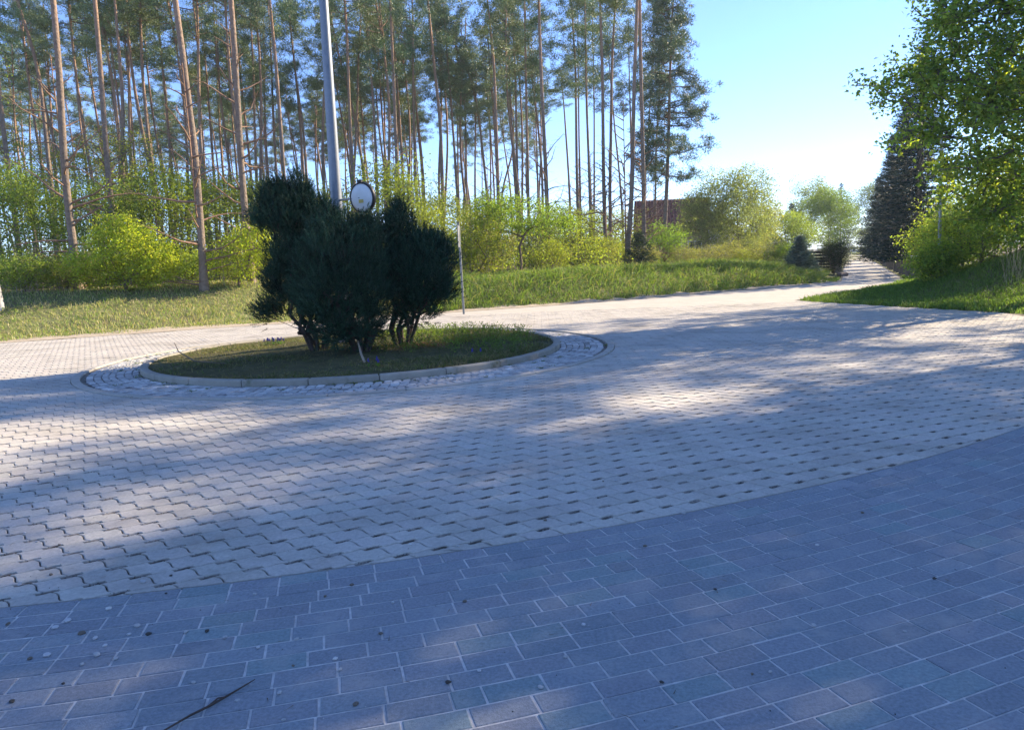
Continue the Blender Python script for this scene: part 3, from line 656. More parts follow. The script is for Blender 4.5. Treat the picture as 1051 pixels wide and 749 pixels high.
# the broad-crowned pine at the right end of the forest
big = (lambda Y: make_pine([at(x, y, Y)[[0, 2]] for x, y in ((690, 20), (687, 91), (684, 188), (681, 265))], Y, .27, 17.2, 'broad-crowned pine with drooping side branches at the right end of the forest', GF, 0, 9.5, .01, seed=990))(47.)
for ch in list(big.children):
    if ch.name.split('.')[0] in ('crown', 'limbs'): bpy.data.objects.remove(ch)
fo, li = MB(), MB(); r = np.random.default_rng(42); cen, rads = [], []
for k in range(66):
    z = 5.4 + 11.4 * ((k + r.random()) / 66) ** 1.0; t = (z - 5.4) / 11.4; L = (3.7 * (1 - t) ** .75 + .5) * r.uniform(.5, 1.1) * (1 if z > 8 else .8)
    a = r.uniform(0, 6.283); px_ = math.cos(a)
    if px_ < -.3: L *= .7
    droop = -.22 * (1 - t) + .25 * t; m = 5; dv = np.array([math.cos(a), math.sin(a), droop]); pts = [np.array([.02 * z, 0, z])]
    for q in range(m): dv = dv + r.normal(0, .12, 3) + [0, 0, .05]; dv /= np.linalg.norm(dv); pts.append(pts[-1] + dv * L / m)
    pts = np.array(pts); rr = np.linspace(.05, .014, m + 1); li.segs(pts[:-1], pts[1:], rr[:-1], rr[1:], 4, (.26, .18, .13))
    for q in range(int(L * 6) + 3):
        s_ = r.uniform(.35, 1.02) * m; i0 = min(int(s_), m - 1); b = pts[i0] + (pts[i0 + 1] - pts[i0]) * (s_ - i0); cen.append(b + r.normal(0, .32, 3) * [1, 1, .85] + [0, 0, .05]); rads.append(r.uniform(.24, .45))
        li.segs(b, cen[-1], .008, .004, 3, (.2, .15, .11))
needle_clumps(fo, r, np.array(cen), np.array(rads), 78, .15, (.12, .175, .095)); fo.build('crown', m_needle, big); li.build('limbs', m_bark, big, True)

# the deeper rows of the forest: one of each of a few straight and crooked trunks, copied
PROTO = []
for s in range(8):
    r = np.random.default_rng(60 + s); H = 20.; z = np.linspace(0, H, 16); cv = r.uniform(.1, .5); ph = r.uniform(0, 6.28); x = cv * np.sin(z * .28 + ph); x -= x[0]; x += z * r.normal(0, .02)
    y = .3 * np.sin(z * .22 + ph * 2); y -= y[0]; R = .13 * (1 - .7 * (z / H)); T = MB(); T.tube(np.c_[x, y, z - .3], R, 7, np.repeat(bark_cols(z, H, r), 7, 0), cap=False, bump=.05, rng=r)
    B = T
    for q in range(12):
        a = r.uniform(0, 6.28); h = r.uniform(.35, .65) * H; b = np.array([np.interp(h, z, x), np.interp(h, z, y), h]); e = b + np.array([math.cos(a), math.sin(a), r.uniform(-.1, .5)]) * r.uniform(.15, .6)
        B.segs(b, e, .010, .003, 3, (.2, .16, .13))
    PROTO.append((T.mesh('pine_trunk', m_bark, True), None, x[10], y[10], (x[-1] - x[9]) / (z[-1] - z[9])))
MARKS = [(-8, 'leftmost photo edge'), (21, 'first slanting pine'), (45, 'second slanting pine'), (63, 'bowed grey pine'), (80, 'thick rough-barked pine'), (100, 'dry twiggy shrub'), (119, 'dark pine over the big bush'), (133, 'S-bent pale pine'), (150, 'right half of the big bush'), (166, 'slim dark pine'),
  (190, 'low middle bush'), (206, 'pink-barked front pine'), (229, 'thin pale middle pine'), (252, 'thick pine by the island'), (270, 'left island shrub top'), (290, 'leaning grey-pink pine'), (314, 'slim leaning pine by the lamp'), (335, 'lamp post head side'), (352, 'lamp post foot side'), (371, 'round mirror'), (390, 'hard-leaning pale pine'),
  (408, 'tall straight pine by the mirror'), (434, 'thin pine over the right shrub'), (454, 'dark-topped pine'), (468, 'slim brown pine by the signpost'), (480, 'lone signpost'), (499, 'arching pine'), (513, 'red-brown pine'), (530, 'spreading sapling'), (544, 'bulging bow-shaped pine'), (561, 'pine left of the sky gap')]
rs = np.random.default_rng(31); placed = []; cnt = 0; tries = 0
zones = [(-20, 130, 'slender pine deep in the shaded forest left of the big yellow-green bush'), (130, 270, 'slender pine deep in the forest between the big yellow-green bush and the island shrubs'),
         (270, 420, 'slender pine deep in the forest behind the island shrubs and lamp post'), (420, 560, 'slender pine deep in the forest between the island shrubs and the sky gap')]
for (xa, xb, lab), num in zip(zones, (36, 36, 36, 30)):
    c_ = 0
    while c_ < num and tries < 9000:
        tries += 1; px = rs.uniform(xa, xb); Y = rs.uniform(42, 105) if px < 420 else rs.uniform(54, 105); X = (px - W0 / 2) / F * Y * 1.0 + .04 * 0
        if any((X - a) ** 2 + (Y - b) ** 2 < 3.2 for a, b in placed): continue
        placed.append((X, Y)); c_ += 1; cnt += 1; k = cnt % 8; tm, bm_, cx, cyy, sl = PROTO[k]; zb = gz(X, Y); s = rs.uniform(.88, 1.12)
        nm, nx_ = min(((n_, x_) for x_, n_ in MARKS), key=lambda t: abs(t[1] - px)); sd_ = 'left' if px < nx_ else 'right'
        sd_ = ('right beside the ' + sd_ + ' flank') if abs(px - nx_) < 3.5 else ('a little ' + sd_) if abs(px - nx_) < 8 else ('well ' + sd_)
        ad = 'nearer slender' if Y < 58 else 'slender' if Y < 72 else 'thin distant' if Y < 88 else 'faint farthest'
        lab = f'{ad} pine {sd_} of the {nm}'
        root = empty('pine_tree', (X, Y, zb), lab, 'pine tree', 'slender pines in the depth of the forest', rz=rs.uniform(0, 6.28)); root.scale = (1, 1, s)
        put('trunk', tm, root)
        fo, li = CROWNS[(cnt * 5 + 2) % 9]; cz = 13.6; cs = rs.uniform(.8, 1.05)
        mm = Matrix.Translation((cx, cyy, cz)) @ Matrix.Rotation(math.atan(sl), 4, 'Y') @ Matrix.Rotation(rs.uniform(0, 6), 4, 'Z') @ Matrix.Diagonal((cs, cs, .8, 1))
        a = put('crown', fo, root); a.matrix_local = mm; b = put('limbs', li, root); b.matrix_local = mm
# birch at the left edge of the picture
br = at(1.5, 322, 21.5); root = empty('birch_tree', (br[0], 21.5, gz(br[0], 21.5)), 'pale birch trunk cut by the left edge of the photo', 'birch tree')
T = MB(); z = np.linspace(0, 9, 12); r = np.random.default_rng(3); T.tube(np.c_[-.10 * z, .05 * np.sin(z), z - .1], .12 * (1 - z / 11), 9, np.repeat(np.clip(.42 + r.normal(0, .08, (12, 1)), .1, .7) * np.array([1, .97, .92]), 9, 0), cap=False)
T.build('trunk', m_wood, root, True); S_, Fo = MB(), MB(); att = shell_pts(r, 90, [(-1., .2, 7.6, 2.0, 1.6, 2.8)]); skel(S_, r, [(-.4, .1, 4), (-.7, 0, 7)], att, .006, .05, (.2, .16, .13)); S_.build('limbs', m_wood, root, True)
leaf_cloud(Fo, r, att, 30, .2, .07, (.13, .19, .045)); Fo.build('crown', m_leaf, root)

# ---- bushes and small broadleaved trees
YG = [(.34, .42, .05), (.28, .38, .05), (.38, .42, .07)]; MG = [(.16, .24, .05), (.20, .27, .06)]; DG = [(.07, .12, .035), (.09, .14, .04)]; OL = [(.22, .26, .09), (.17, .21, .08), (.28, .28, .13)]
def make_bush(seed, lobes, natt, per, spread, leaf, cols, rs_=.03, sticks=0, name='bush', lab='', grp=None, loc=(0, 0, 0), rz=0., stem=None, wcol=(.17, .13, .10), flat=.8, cat='bush'):
    r = np.random.default_rng(seed); root = empty(name, loc, lab, cat, grp, rz); ex = []
    for l in lobes:                             # uneven outline: small lobes pushed out of the large ones
        for _ in range(5):
            v = r.normal(0, 1, 3); v[2] = abs(v[2]) * .8; v /= np.linalg.norm(v); k_ = r.uniform(.25, .45); ex.append((*(np.array(l[:3]) + v * np.array(l[3:6]) * r.uniform(.75, 1.1)), l[3] * k_, l[4] * k_, l[5] * k_))
    att = shell_pts(r, natt, list(lobes) + ex); att = att[att[:, 2] > .12]
    S_, Fo = MB(), MB(); st_ = stem or [(0, 0, -.1), (.03, 0, .25)]
    skel(S_, r, st_, att, .004, rs_, wcol, n=4, bias=.2)
    if sticks:
        a = r.uniform(0, 6.28, sticks); q = r.uniform(.1, .8, sticks); b = np.c_[q * np.cos(a) * lobes[0][3] * .6, q * np.sin(a) * lobes[0][4] * .6, np.zeros(sticks)]
        e = b + np.c_[r.normal(0, .3, (sticks, 2)), r.uniform(.6, 1.25, sticks) * (lobes[0][2] + lobes[0][5])]; S_.segs(b, e, .012, .004, 3, (.35, .30, .24))
    S_.build('stems', m_wood, root, True); leaf_cloud(Fo, r, att, per, spread, leaf, cols, flat=flat); Fo.build('foliage', m_leaf, root)
    return root
def gpos(px, Y): 
    X = (px - W0 / 2) / F * Y; d = ray(px, 270); X = d[0] / d[1] * Y; return (X, Y, gz(X, Y))
# big yellow-green bush in front of the pines, left
make_bush(1, [(0, 0, 1.0, 1.75, 1.2, .95), (-.9, 0, .7, 1.0, .9, .65), (1.0, .1, .75, .9, .8, .7), (.1, 0, 1.7, .9, .8, .6)], 520, 40, .13, .085, YG, .06, lab='big rounded yellow-green bush in full sun at the edge of the forest', name='leafy_bush', loc=gpos(126, 24.2))
make_bush(2, [(0, 0, .9, 1.3, .9, .8), (.6, 0, 1.5, .7, .6, .6)], 260, 30, .15, .08, YG, .05, sticks=8, lab='looser yellow-green bush right of the thick front pine, reaching towards the island shrubs', name='leafy_bush', loc=gpos(243, 25.5))
make_bush(3, [(0, 0, .6, 1.2, 1., .6)], 170, 26, .16, .08, MG, .05, sticks=22, lab='low green bush mixed with dry stems near the left edge of the photo', name='leafy_bush', loc=gpos(22, 24.))
make_bush(4, [(0, 0, .5, .8, .7, .5)], 110, 26, .15, .08, OL, .05, sticks=14, lab='small olive bush between the left edge stems and the big yellow-green bush', name='leafy_bush', loc=gpos(66, 25.))
make_bush(5, [(0, 0, .9, .9, .7, .9)], 90, 8, .15, .06, OL, .05, sticks=34, lab='pale leafless shrub of dry twigs behind the left end of the big yellow-green bush', name='dry_bush', loc=gpos(97, 26.5), wcol=(.42, .37, .3))
make_bush(6, [(0, 0, .5, .8, .7, .5)], 110, 26, .14, .08, MG, .05, lab='low yellow-green bush between the two larger ones left of the island', name='leafy_bush', loc=gpos(192, 26.5))
# spreading green sapling right of centre, with one visible stem
make_bush(7, [(0, 0, 2.5, 2.1, 1.5, .75), (-.7, 0, 3.1, 1.1, 1., .5), (1.1, 0, 2.0, 1.4, 1., .55)], 330, 26, .16, .085, [(.15, .25, .05), (.19, .28, .05)], .045, lab='spreading bright green sapling with flat layered branches behind the bank', name='sapling_tree', loc=gpos(534, 31), stem=[(0, 0, -.1), (.05, 0, .6), (0, 0, 1.2)], flat=.45, cat='small tree')
# row of bushes between the forest and the bank; copies of three kinds
kinds = [make_bush(11, [(0, 0, 1.1, 1.5, 1.2, 1.05), (.5, 0, 1.9, .8, .8, .7)], 240, 26, .2, .085, [(.24, .28, .05), (.20, .27, .05)], .05, sticks=10, name='leafy_bush', lab='yellow-green bush low behind the lone grey signpost', grp='bushes behind the grass bank', loc=gpos(487, 30.5)),
         make_bush(12, [(0, 0, 1.3, 1.3, 1.1, 1.2), (-.4, 0, 2.2, .7, .7, .6)], 220, 22, .22, .08, OL, .05, sticks=26, name='leafy_bush', lab='olive bush full of upright dry stems left of the spreading sapling', grp='bushes behind the grass bank', loc=gpos(503, 33)),
         make_bush(13, [(0, 0, 1.2, 1.2, 1.1, 1.1)], 240, 24, .18, .085, [(.13, .24, .04), (.17, .27, .05)], .05, name='leafy_bush', lab='bright fresh green bush directly right of the pines in front of the red roof', grp='bushes behind the grass bank', loc=gpos(681, 43))]
for i_, (px, Y, kd, s, sz, lab) in enumerate([
  (566, 34, 0, .8, .7, 'yellow-green bush right of the spreading sapling'), (592, 37, 0, 1.1, 1.25, 'taller yellow-green bush below the blue sky gap'),
  (614, 38, 1, .9, .7, 'olive bush with dry stems right of the one below the sky gap'), (629, 40, 0, .9, .8, 'last yellow-green bush before the dark-footed pine'),
  (665, 37, 1, .6, .5, 'very low brownish bush at the feet of the pines before the red roof'), (700, 42, 1, .9, .5, 'low olive scrub right of the bright green bush by the red-roofed house'),
  (722, 45, 1, 1.1, .55, 'wider olive scrub further right in the garden hedge'), (745, 47, 1, 1.0, .7, 'brownish scrub below the white gable'), (768, 46, 0, .8, .5, 'yellowish low bush right of the white gable'),
  (790, 45, 1, 1.0, .75, 'scrub below the second white gable'), (806, 44, 2, .8, .75, 'bright green shrub just left of the blue-green young spruce'), (550, 41, 1, 1.1, 1.3, 'yellow-green bush seen behind the spreading sapling'),
  (462, 30.5, 0, 1.0, .9, 'yellow-green bush behind the right flank of the island shrubs'), (437, 34, 0, 1.0, 1.5, 'tall loose yellow-green bush behind the right island shrub'), (646, 46, 0, 1., .9, 'yellow-green bush behind the dark-footed pine')]):
    copy_tree(kinds[kd], gpos(px, Y), rs.uniform(0, 6.28), (s * .95, s * .95, sz * .78), lab, 'bushes behind the grass bank')
# taller understorey trees among the pines
def under_tree(seed, H, W_, cols, natt=190, per=26, sp=.30, leaf=.11, loc=(0, 0, 0), lab='', grp='understorey trees among the pines', name='understorey_tree', wcol=(.12, .10, .085), cat='tree', trunk=.032, lo=.15):
    return make_bush(seed, [(0, 0, H * (lo + .5 * (1 - lo)), W_, W_, H * .5 * (1 - lo)), (.2 * W_, 0, H * .8, W_ * .6, W_ * .6, H * .2)], natt, per, sp, leaf, cols, trunk, name=name, lab=lab, grp=grp, loc=loc, stem=[(0, 0, -.1), (.05, 0, H * .3), (-.05, .05, H * .62)], wcol=wcol, flat=.7, cat=cat)
uk = [under_tree(21, 5.2, 2.3, MG, per=34, loc=gpos(-5, 31), lab='green understorey tree at the left edge of the forest'),
      under_tree(22, 9.0, 3.0, [(.20, .24, .05), (.24, .27, .06)], natt=260, per=30, loc=gpos(10, 44), lab='tall yellowish understorey tree at the left edge behind the slanting pines'),
      under_tree(23, 4.6, 2.0, [(.16, .22, .04), (.2, .26, .05)], loc=gpos(165, 31), lab='yellow-green young tree behind the right end of the big bush')]
for i_, (px, Y, kd, s, sz, lab) in enumerate([
  (45, 34, 0, 1.0, 1.0, 'green young tree behind the second slanting pine'), (88, 36, 0, 1.0, .95, 'green young tree behind the dry twiggy shrub'), (118, 33, 0, 1., .85, 'green young tree close behind the big yellow-green bush'),
  (143, 40, 1, 1., .85, 'yellowish tall young tree behind the crooked pale pine'), (60, 50, 1, 1.2, 1.0, 'yellowish tall tree deep behind the thick rough-barked pine'), (105, 52, 1, 1.1, 1.0, 'yellowish tree far behind the dark pine over the big bush'),
  (196, 34, 2, 1., 1., 'young tree behind the thick front pine'), (224, 36, 2, 1.1, 1.05, 'young tree between the two thick pink-barked pines'), (180, 48, 1, 1.1, .85, 'yellowish tree deep behind the thick front pine'),
  (238, 50, 1, 1.1, .8, 'yellowish tree deep behind the thick pine by the island shrubs'), (268, 36, 2, 1., 1., 'young tree behind the left flank of the island shrubs'), (300, 42, 2, 1.2, 1.1, 'young tree behind the top of the left island shrub'),
  (345, 44, 2, 1.1, 1.1, 'young tree seen behind the lamp post and mirror'), (398, 36, 2, 1., 1.2, 'loose yellow-green young tree right of the round mirror'), (420, 42, 2, 1.1, 1.2, 'loose young tree above the right island shrub'),
  (452, 45, 2, 1.1, 1., 'young tree behind the signpost bushes'), (484, 50, 2, 1.1, 1.0, 'young tree far behind the signpost'), (515, 52, 2, 1.1, 1.0, 'young tree far behind the spreading sapling'),
  (575, 50, 2, 1.1, .9, 'young tree at the foot of the sky gap'), (605, 52, 2, 1.1, .85, 'young tree behind the straight red-barked pines'), (632, 55, 2, 1.1, .85, 'young tree left of the red roof')]):
    copy_tree(uk[kd], gpos(px, Y), rs.uniform(0, 6.28), (s, s, sz), lab)
# undergrowth mass on the floor of the forest and the far wood behind
def mass(name, n, xr, yr, hmax, cols, per, sp, leaf, label, seed, f=None):
    r = np.random.default_rng(seed); Y = r.uniform(*yr, n); px = r.uniform(*xr, n); X = (px - W0 / 2) / F * Y; P = np.c_[X, Y]; z = ground_h(P); hh = hmax * (.35 + .65 * np.abs(wob(P, .45, seed))) 
    pts = np.c_[P, z + hh * r.random(n) ** .8]; mb = MB(); leaf_cloud(mb, r, pts, per, sp, leaf, cols, flat=.8); return tag(mb.build(name, m_leaf), label, 'undergrowth', kind='stuff')
mass('forest_undergrowth', 4200, (-60, 640), (32, 72), 2.4, MG + [(.2, .25, .05)], 16, .32, .12, 'tangled green undergrowth covering the forest floor', 5)
mass('far_wood', 5200, (-80, 660), (95, 130), 7.0, DG + MG, 14, .7, .34, 'far green wood closing the view behind the pine trunks', 6)
mass('roadside_scrub', 900, (560, 830), (50, 78), 1.6, OL + MG, 16, .34, .13, 'low mixed scrub in the gardens behind the bank', 8)

# ---- garden trees right of the forest
ok_ = [(.19, .25, .12), (.22, .27, .14), (.16, .21, .10)]
under_tree(31, 7.2, 3.2, ok_, natt=620, per=34, sp=.30, leaf=.13, loc=gpos(757, 55), lab='wide grey-green budding tree left of the road, with bare twigs at its top', grp=None, name='garden_tree', lo=.1)
under_tree(32, 5.2, 1.9, ok_, natt=360, per=30, sp=.3, leaf=.13, loc=gpos(727, 56), lab='smaller budding tree between the broad-crowned pine and the wide grey-green tree', grp=None, name='garden_tree')
under_tree(33, 5.0, 2.2, OL, natt=320, per=30, sp=.3, leaf=.13, loc=gpos(771, 60), lab='budding tree between the two white gables', grp=None, name='garden_tree')
under_tree(34, 9.0, 2.6, [(.20, .25, .10), (.16, .22, .08)], natt=420, per=30, sp=.35, leaf=.16, loc=gpos(832, 88), lab='tall pale birch-like tree left of the far end of the road', grp=None, name='garden_tree')
under_tree(35, 7.5, 3.0, [(.12, .2, .06), (.15, .22, .07)], natt=460, per=34, sp=.35, leaf=.16, loc=gpos(850, 80), lab='rounded green tree in front of the far dark spruce', grp=None, name='garden_tree')
under_tree(36, 12.0, 4.6, [(.13, .18, .08), (.11, .16, .07)], natt=520, per=34, sp=.5, leaf=.22, loc=gpos(893, 128), lab='far tall tree beyond the end of the road, right of the gap', grp=None, name='garden_tree', lo=.05)
under_tree(37, 5.0, 3.6, [(.27, .32, .06), (.23, .30, .06)], natt=220, per=22, sp=.4, leaf=.16, loc=gpos(879, 132), lab='sunlit yellow-green bush where the road disappears', grp=None, name='garden_tree', lo=.0)
under_tree(38, 4.5, 2.6, MG, natt=320, per=30, sp=.3, leaf=.14, loc=gpos(806, 70), lab='green garden tree right behind the second white gable', grp=None, name='garden_tree')
# conifers
def spruce(seed, H, R, col, loc, lab, grp=None, nb=150, lean=0., low=0.1, name='spruce_tree', cat='spruce', droop=-.12, dens=1.):
    r = np.random.default_rng(seed); root = empty(name, loc, lab, cat, grp); T, Fo = MB(), MB(); T.tube([(0, 0, -.1), (0, 0, H * .5), (0, 0, H * .97)], [H * .013, H * .009, .01], 7, (.16, .12, .09), cap=False)
    P, D = [], []
    for k in range(nb):
        t = ((k + r.random()) / nb) ** 1.1; z = low * H + (1 - low) * H * t; L = (R * (1 - t) ** .85 + .08) * r.uniform(.8, 1.1); a = k * 2.4 + r.normal(0, .25); m = max(5, int(L * 12 * dens)); s = np.linspace(.12, 1, m)
        dr = np.array([math.cos(a), math.sin(a)]); tip = np.array([0, 0, z]); q = np.c_[dr[0] * L * s, dr[1] * L * s, z + droop * L * s + .12 * L * s ** 3]
        T.segs(q[0], q[-1], .015, .005, 3, (.15, .12, .09)); P.append(q); D.append(np.repeat([[dr[0], dr[1], .05]], m, 0))
    P = np.concatenate(P); D = np.concatenate(D); rep = 9; n = len(P) * rep; PP = np.repeat(P, rep, 0) + r.normal(0, .055, (n, 3)); DD = np.repeat(D, rep, 0) + r.normal(0, .75, (n, 3)) * [1, 1, .45]
    c = np.array(col) * (1 + r.normal(0, .2, (n, 1))); Fo.blades(PP, DD, r.normal(0, 1, (n, 3)), r.uniform(.12, .26, n), .035, np.clip(c, .004, 1))
    T.build('trunk', m_wood, root, True); Fo.build('crown', m_yew, root); return root
SP = (.026, .050, .045)
# dark row on the right of the road
rowb = np.array([19.0, 34.6])
RW = [(0, 10.6, 2.5), (4, 11.4, 2.5), (8.5, 10.6, 2.3), (14, 10.4, 2.3), (21, 10, 2.2), (30, 9.6, 2.3), (42, 9, 2.4)]
RL = ['nearest and tallest dark spruce right of the road, behind the leafy tree', 'second dark spruce in the row right of the road', 'third dark spruce in the row right of the road', 'fourth dark spruce in the row right of the road',
      'fifth dark spruce in the row right of the road', 'sixth dark spruce in the row right of the road', 'farthest dark spruce in the row right of the road']
for k, ((t, H, R), lb) in enumerate(zip(RW, RL)):
    p = rowb + rd * t * 1.25; spruce(200 + k, H, R, SP, (p[0] + .3 * (k % 2), p[1], gz(*p) - .1), lb, 'dark spruces along the right side of the road', nb=150, low=.09, dens=1.0)
spruce(220, 9.2, 2.0, (.04, .07, .05), gpos(862, 92), 'far dark spruce left of the road end, beside the pale birch-like tree', nb=110)
spruce(221, 7.8, 1.8, (.045, .075, .055), gpos(852, 98), 'slightly lower far spruce left of the road end', nb=100)
spruce(222, 1.75, .85, (.13, .18, .14), gpos(821, 37.6), 'small blue-green young spruce at the road edge before the dark fence', nb=80, low=.0, name='young_spruce', dens=1.6)
spruce(223, 1.7, .75, (.06, .09, .05), gpos(656, 36.5), 'small dark young pine at the foot of the pines before the red roof', nb=40, low=.05, name='young_pine', cat='young pine', droop=.3)
e_ = make_bush(224, [(0, 0, .95, .85, .7, .85), (.25, 0, 1.4, .5, .5, .5)], 260, 40, .14, .06, [(.035, .06, .035), (.045, .07, .04)], .05, name='evergreen_shrub', lab='dark dense rounded evergreen before the brown fence, left of the far road', loc=gpos(856, 42.0), cat='shrub')
spruce(225, 7.0, 1.9, (.05, .08, .05), gpos(770, 74), 'dark spruce behind the wide grey-green tree', nb=100)
spruce(226, 6.2, 1.8, (.05, .08, .05), gpos(812, 84), 'dark spruce behind the gable, left of the pale birch-like tree', nb=100)

# ---- the leafy tree on the right mound (its crown fills the right edge)
tp = (15.6, 18.6); root = empty('leafy_tree', (tp[0], tp[1], gz(*tp)), 'large leafy tree on the grass mound whose branches reach over from the right edge', 'tree')
r = np.random.default_rng(8)
def W2L(px, py, Y): q = at(px, py, Y); return q - np.array([tp[0], tp[1], gz(*tp)])
lob = []
for px, py, Y, a, b, c in [(1075, 60, 18, 1.8, 2.0, 2.0), (1010, 55, 18.5, 1.6, 1.6, 1.2), (985, 100, 18, 1.4, 1.3, .8), (1040, 130, 17, 1.6, 1.8, 1.2), (935, 92, 18.6, 1.0, .8, .40), (955, 55, 19.2, .9, .8, .55), (905, 82, 18.8, .75, .5, .2), (940, 140, 18.3, 1.0, .6, .22), (905, 150, 18.6, .55, .4, .16),
                            (975, 10, 19, .9, 1.1, .6), (1060, -60, 18, 2.6, 2.4, 1.6), (1025, 185, 18.6, 1.7, 1.5, .9), (1060, 210, 18, 1.5, 1.4, .9), (970, 20, 19.3, .5, .5, .4)]:
    q = W2L(px, py, Y); lob.append((q[0], q[1], q[2], a, b, c))
lob2 = []
for l in lob:
    for _ in range(3):
        v = r.normal(0, 1, 3); v /= np.linalg.norm(v); k_ = r.uniform(.2, .4); lob2.append((*(np.array(l[:3]) + v * np.array(l[3:6]) * r.uniform(.8, 1.15)), l[3] * k_, l[4] * k_, l[5] * k_ * .8))
att = shell_pts(r, 1350, lob + lob2); S_, Fo = MB(), MB()
stm = [(0, 0, -.1), (-.1, 0, 1.2), (-.15, .05, 2.6), (.0, 0, 4.2), (.1, 0, 6.0)]
skel(S_, r, stm, att, .010, .20, (.13, .11, .095), n=6, bias=.45, wig=.05, maxseg=.5); S_.build('trunk', m_wood, root, True)
leaf_cloud(Fo, r, att, 25, .15, .125, [(.15, .24, .06), (.19, .29, .065), (.27, .34, .07)], cvar=.2); Fo.build('crown', m_leaf, root)
# leafy shrubs below it
SB = [(990, 232, 25, 'bright green shrub below the leafy tree, nearest the road', 1.5, 1.5), (1010, 226, 22.5, 'dense green shrub in the middle of the mound', 1.4, 1.5), (1056, 215, 22, 'tall shrub at the right edge above the mound', 1.6, 1.8), (968, 246, 27, 'shrub beside the grey mast on the mound', 1.1, 1.3), (962, 266, 22.2, 'low leafy shrub hiding the foot of the grey mast', .6, .5), (1002, 205, 27, 'tall shrub behind the dense green one on the mound', 1.9, 2.1), (1048, 180, 26, 'tall green tree-like shrub at the back of the mound', 2.3, 2.8)]
for k, (px, py, Y, lb, ww, hh) in enumerate(SB):
    q = at(px, py, Y); g0 = gz(q[0], Y); H = max(q[2] - g0, .6)
    make_bush(300 + k, [(0, 0, H * .8, ww, ww, hh * .7), (-.4 * ww, -.2, H * .5, ww * .8, ww * .7, hh * .5), (.3 * ww, 0, H * 1.1, ww * .8, ww * .7, hh * .5)], 230, 30, .19, .085, [(.18, .28, .06), (.23, .33, .065), (.32, .38, .07)], .06, name='mound_shrub', lab=lb, grp='shrubs on the right mound', loc=(q[0], Y, g0 - .02), stem=[(0, 0, -.1), (0, .02, .4)])
# trees just outside the right of the frame, on the same mound; they shade the paving
def shade_tree(seed, x, y, H, W_, natt, per, lab, lo=.3):
    under_tree(seed, H, W_, [(.10, .17, .04), (.13, .2, .045)], natt=natt, per=per, sp=.23, leaf=.16, loc=(x, y, gz(x, y)), lab=lab, grp='trees beyond the right edge', name='roadside_tree', trunk=.14, lo=lo)
shade_tree(401, 15.5, 11.3, 9.0, 2.9, 280, 56, 'broad roadside tree right beside the leafy mound tree', .12)
shade_tree(402, 19.0, 14.2, 12., 3.1, 330, 60, 'roadside tree behind the leafy mound tree', .15)
shade_tree(403, 17.5, 6.5, 9.5, 3.2, 480, 46, 'roadside tree nearest behind the right of the viewer', .12)
shade_tree(404, 24., 12.5, 13, 3.4, 330, 56, 'tall tree in the second row right of the paving', .15)
shade_tree(405, 23.5, 19.2, 18, 3.3, 400, 60, 'tall tree behind the mound', .15)
shade_tree(406, 28., 29.5, 13, 3.0, 260, 30, 'tall open tree behind the spruce row')
shade_tree(407, 23., 4., 12, 3.6, 430, 44, 'tall tree far right behind the viewer')
shade_tree(408, 20.9, 25.2, 18, 3.0, 360, 56, 'tall narrow tree beyond the back of the mound shrubs', .2)

# ------------------------------------------------------------------ the dark shrubs on the island
def yew(seed, stems_at, lobes, lab, nsh, col, ns=9):
    r = np.random.default_rng(seed); loc = (stems_at[0], stems_at[1], float(isl_h([stems_at])[0])); root = empty('evergreen_shrub', loc, lab, 'shrub', 'dark evergreen shrubs on the island')
    lo = [(l[0] - loc[0], l[1] - loc[1], l[2] - loc[2], *l[3:]) for l in lobes]
    S_, Fo = MB(), MB(); att = shell_pts(r, 230, [(a, b, c, d * .8, e * .8, f * .8) for a, b, c, d, e, f in lo])
    for q in range(ns):                       # several stems fan out from the foot
        a = 6.28 * q / ns; sub = att[q::ns]; b = np.array([.10 * math.cos(a), .10 * math.sin(a), -.06]); skel(S_, r, [b, b * [2.2, 2.2, 0] + [0, 0, .28]], sub, .005, .032, (.085, .065, .055), n=5, bias=.2)
    # upright shoots, each a small bottlebrush
    ncl = nsh // 13; Cn = shell_pts(r, ncl * 2, lo); dep = np.full(len(Cn), -9.)
    for a, b, c, d, e, f in lo: dep = np.maximum(dep, 1 - np.sqrt((((Cn - [a, b, c]) / [d, e, f]) ** 2).sum(1)))
    Cn = Cn[(dep < .30) | (r.random(len(Cn)) < .30)]; Cn = Cn[Cn[:, 2] > .2][:int(ncl * 1.25)]
    P = np.repeat(Cn, 15, 0) + r.normal(0, .062, (len(Cn) * 15, 3)); ctone = np.repeat(r.normal(0, .30, len(Cn)), 15)
    cc = np.array([np.mean([l[0] for l in lo]), np.mean([l[1] for l in lo]), .4]); out = P - cc; out /= np.linalg.norm(out, axis=1)[:, None]
    A = out * .75 + [0, 0, .55] + np.repeat(r.normal(0, .25, (len(Cn), 3)), 15, 0) + (P - np.repeat(Cn, 15, 0)) * 5.5; A /= np.linalg.norm(A, axis=1)[:, None]; L = r.uniform(.09, .20, len(P))
    rep = 17; n = len(P) * rep; t = np.tile(np.linspace(0, 1, rep), len(P))[:, None]; AA = np.repeat(A, rep, 0); PP = np.repeat(P, rep, 0) + AA * np.repeat(L, rep)[:, None] * t
    v = r.normal(0, 1, (n, 3)); v -= AA * (v * AA).sum(1)[:, None]; v /= np.linalg.norm(v, axis=1)[:, None]; D = v * .8 + AA * .9
    c = np.array(col) * (1 + np.repeat(ctone[:, None], rep, 0) + r.normal(0, .15, (n, 1))); Fo.blades(PP, D, r.normal(0, 1, (n, 3)), r.uniform(.03, .055, n), .0095, np.clip(c, .003, 1))
    S_.build('stems', m_wood, root, True); Fo.build('foliage', m_yew, root); return root
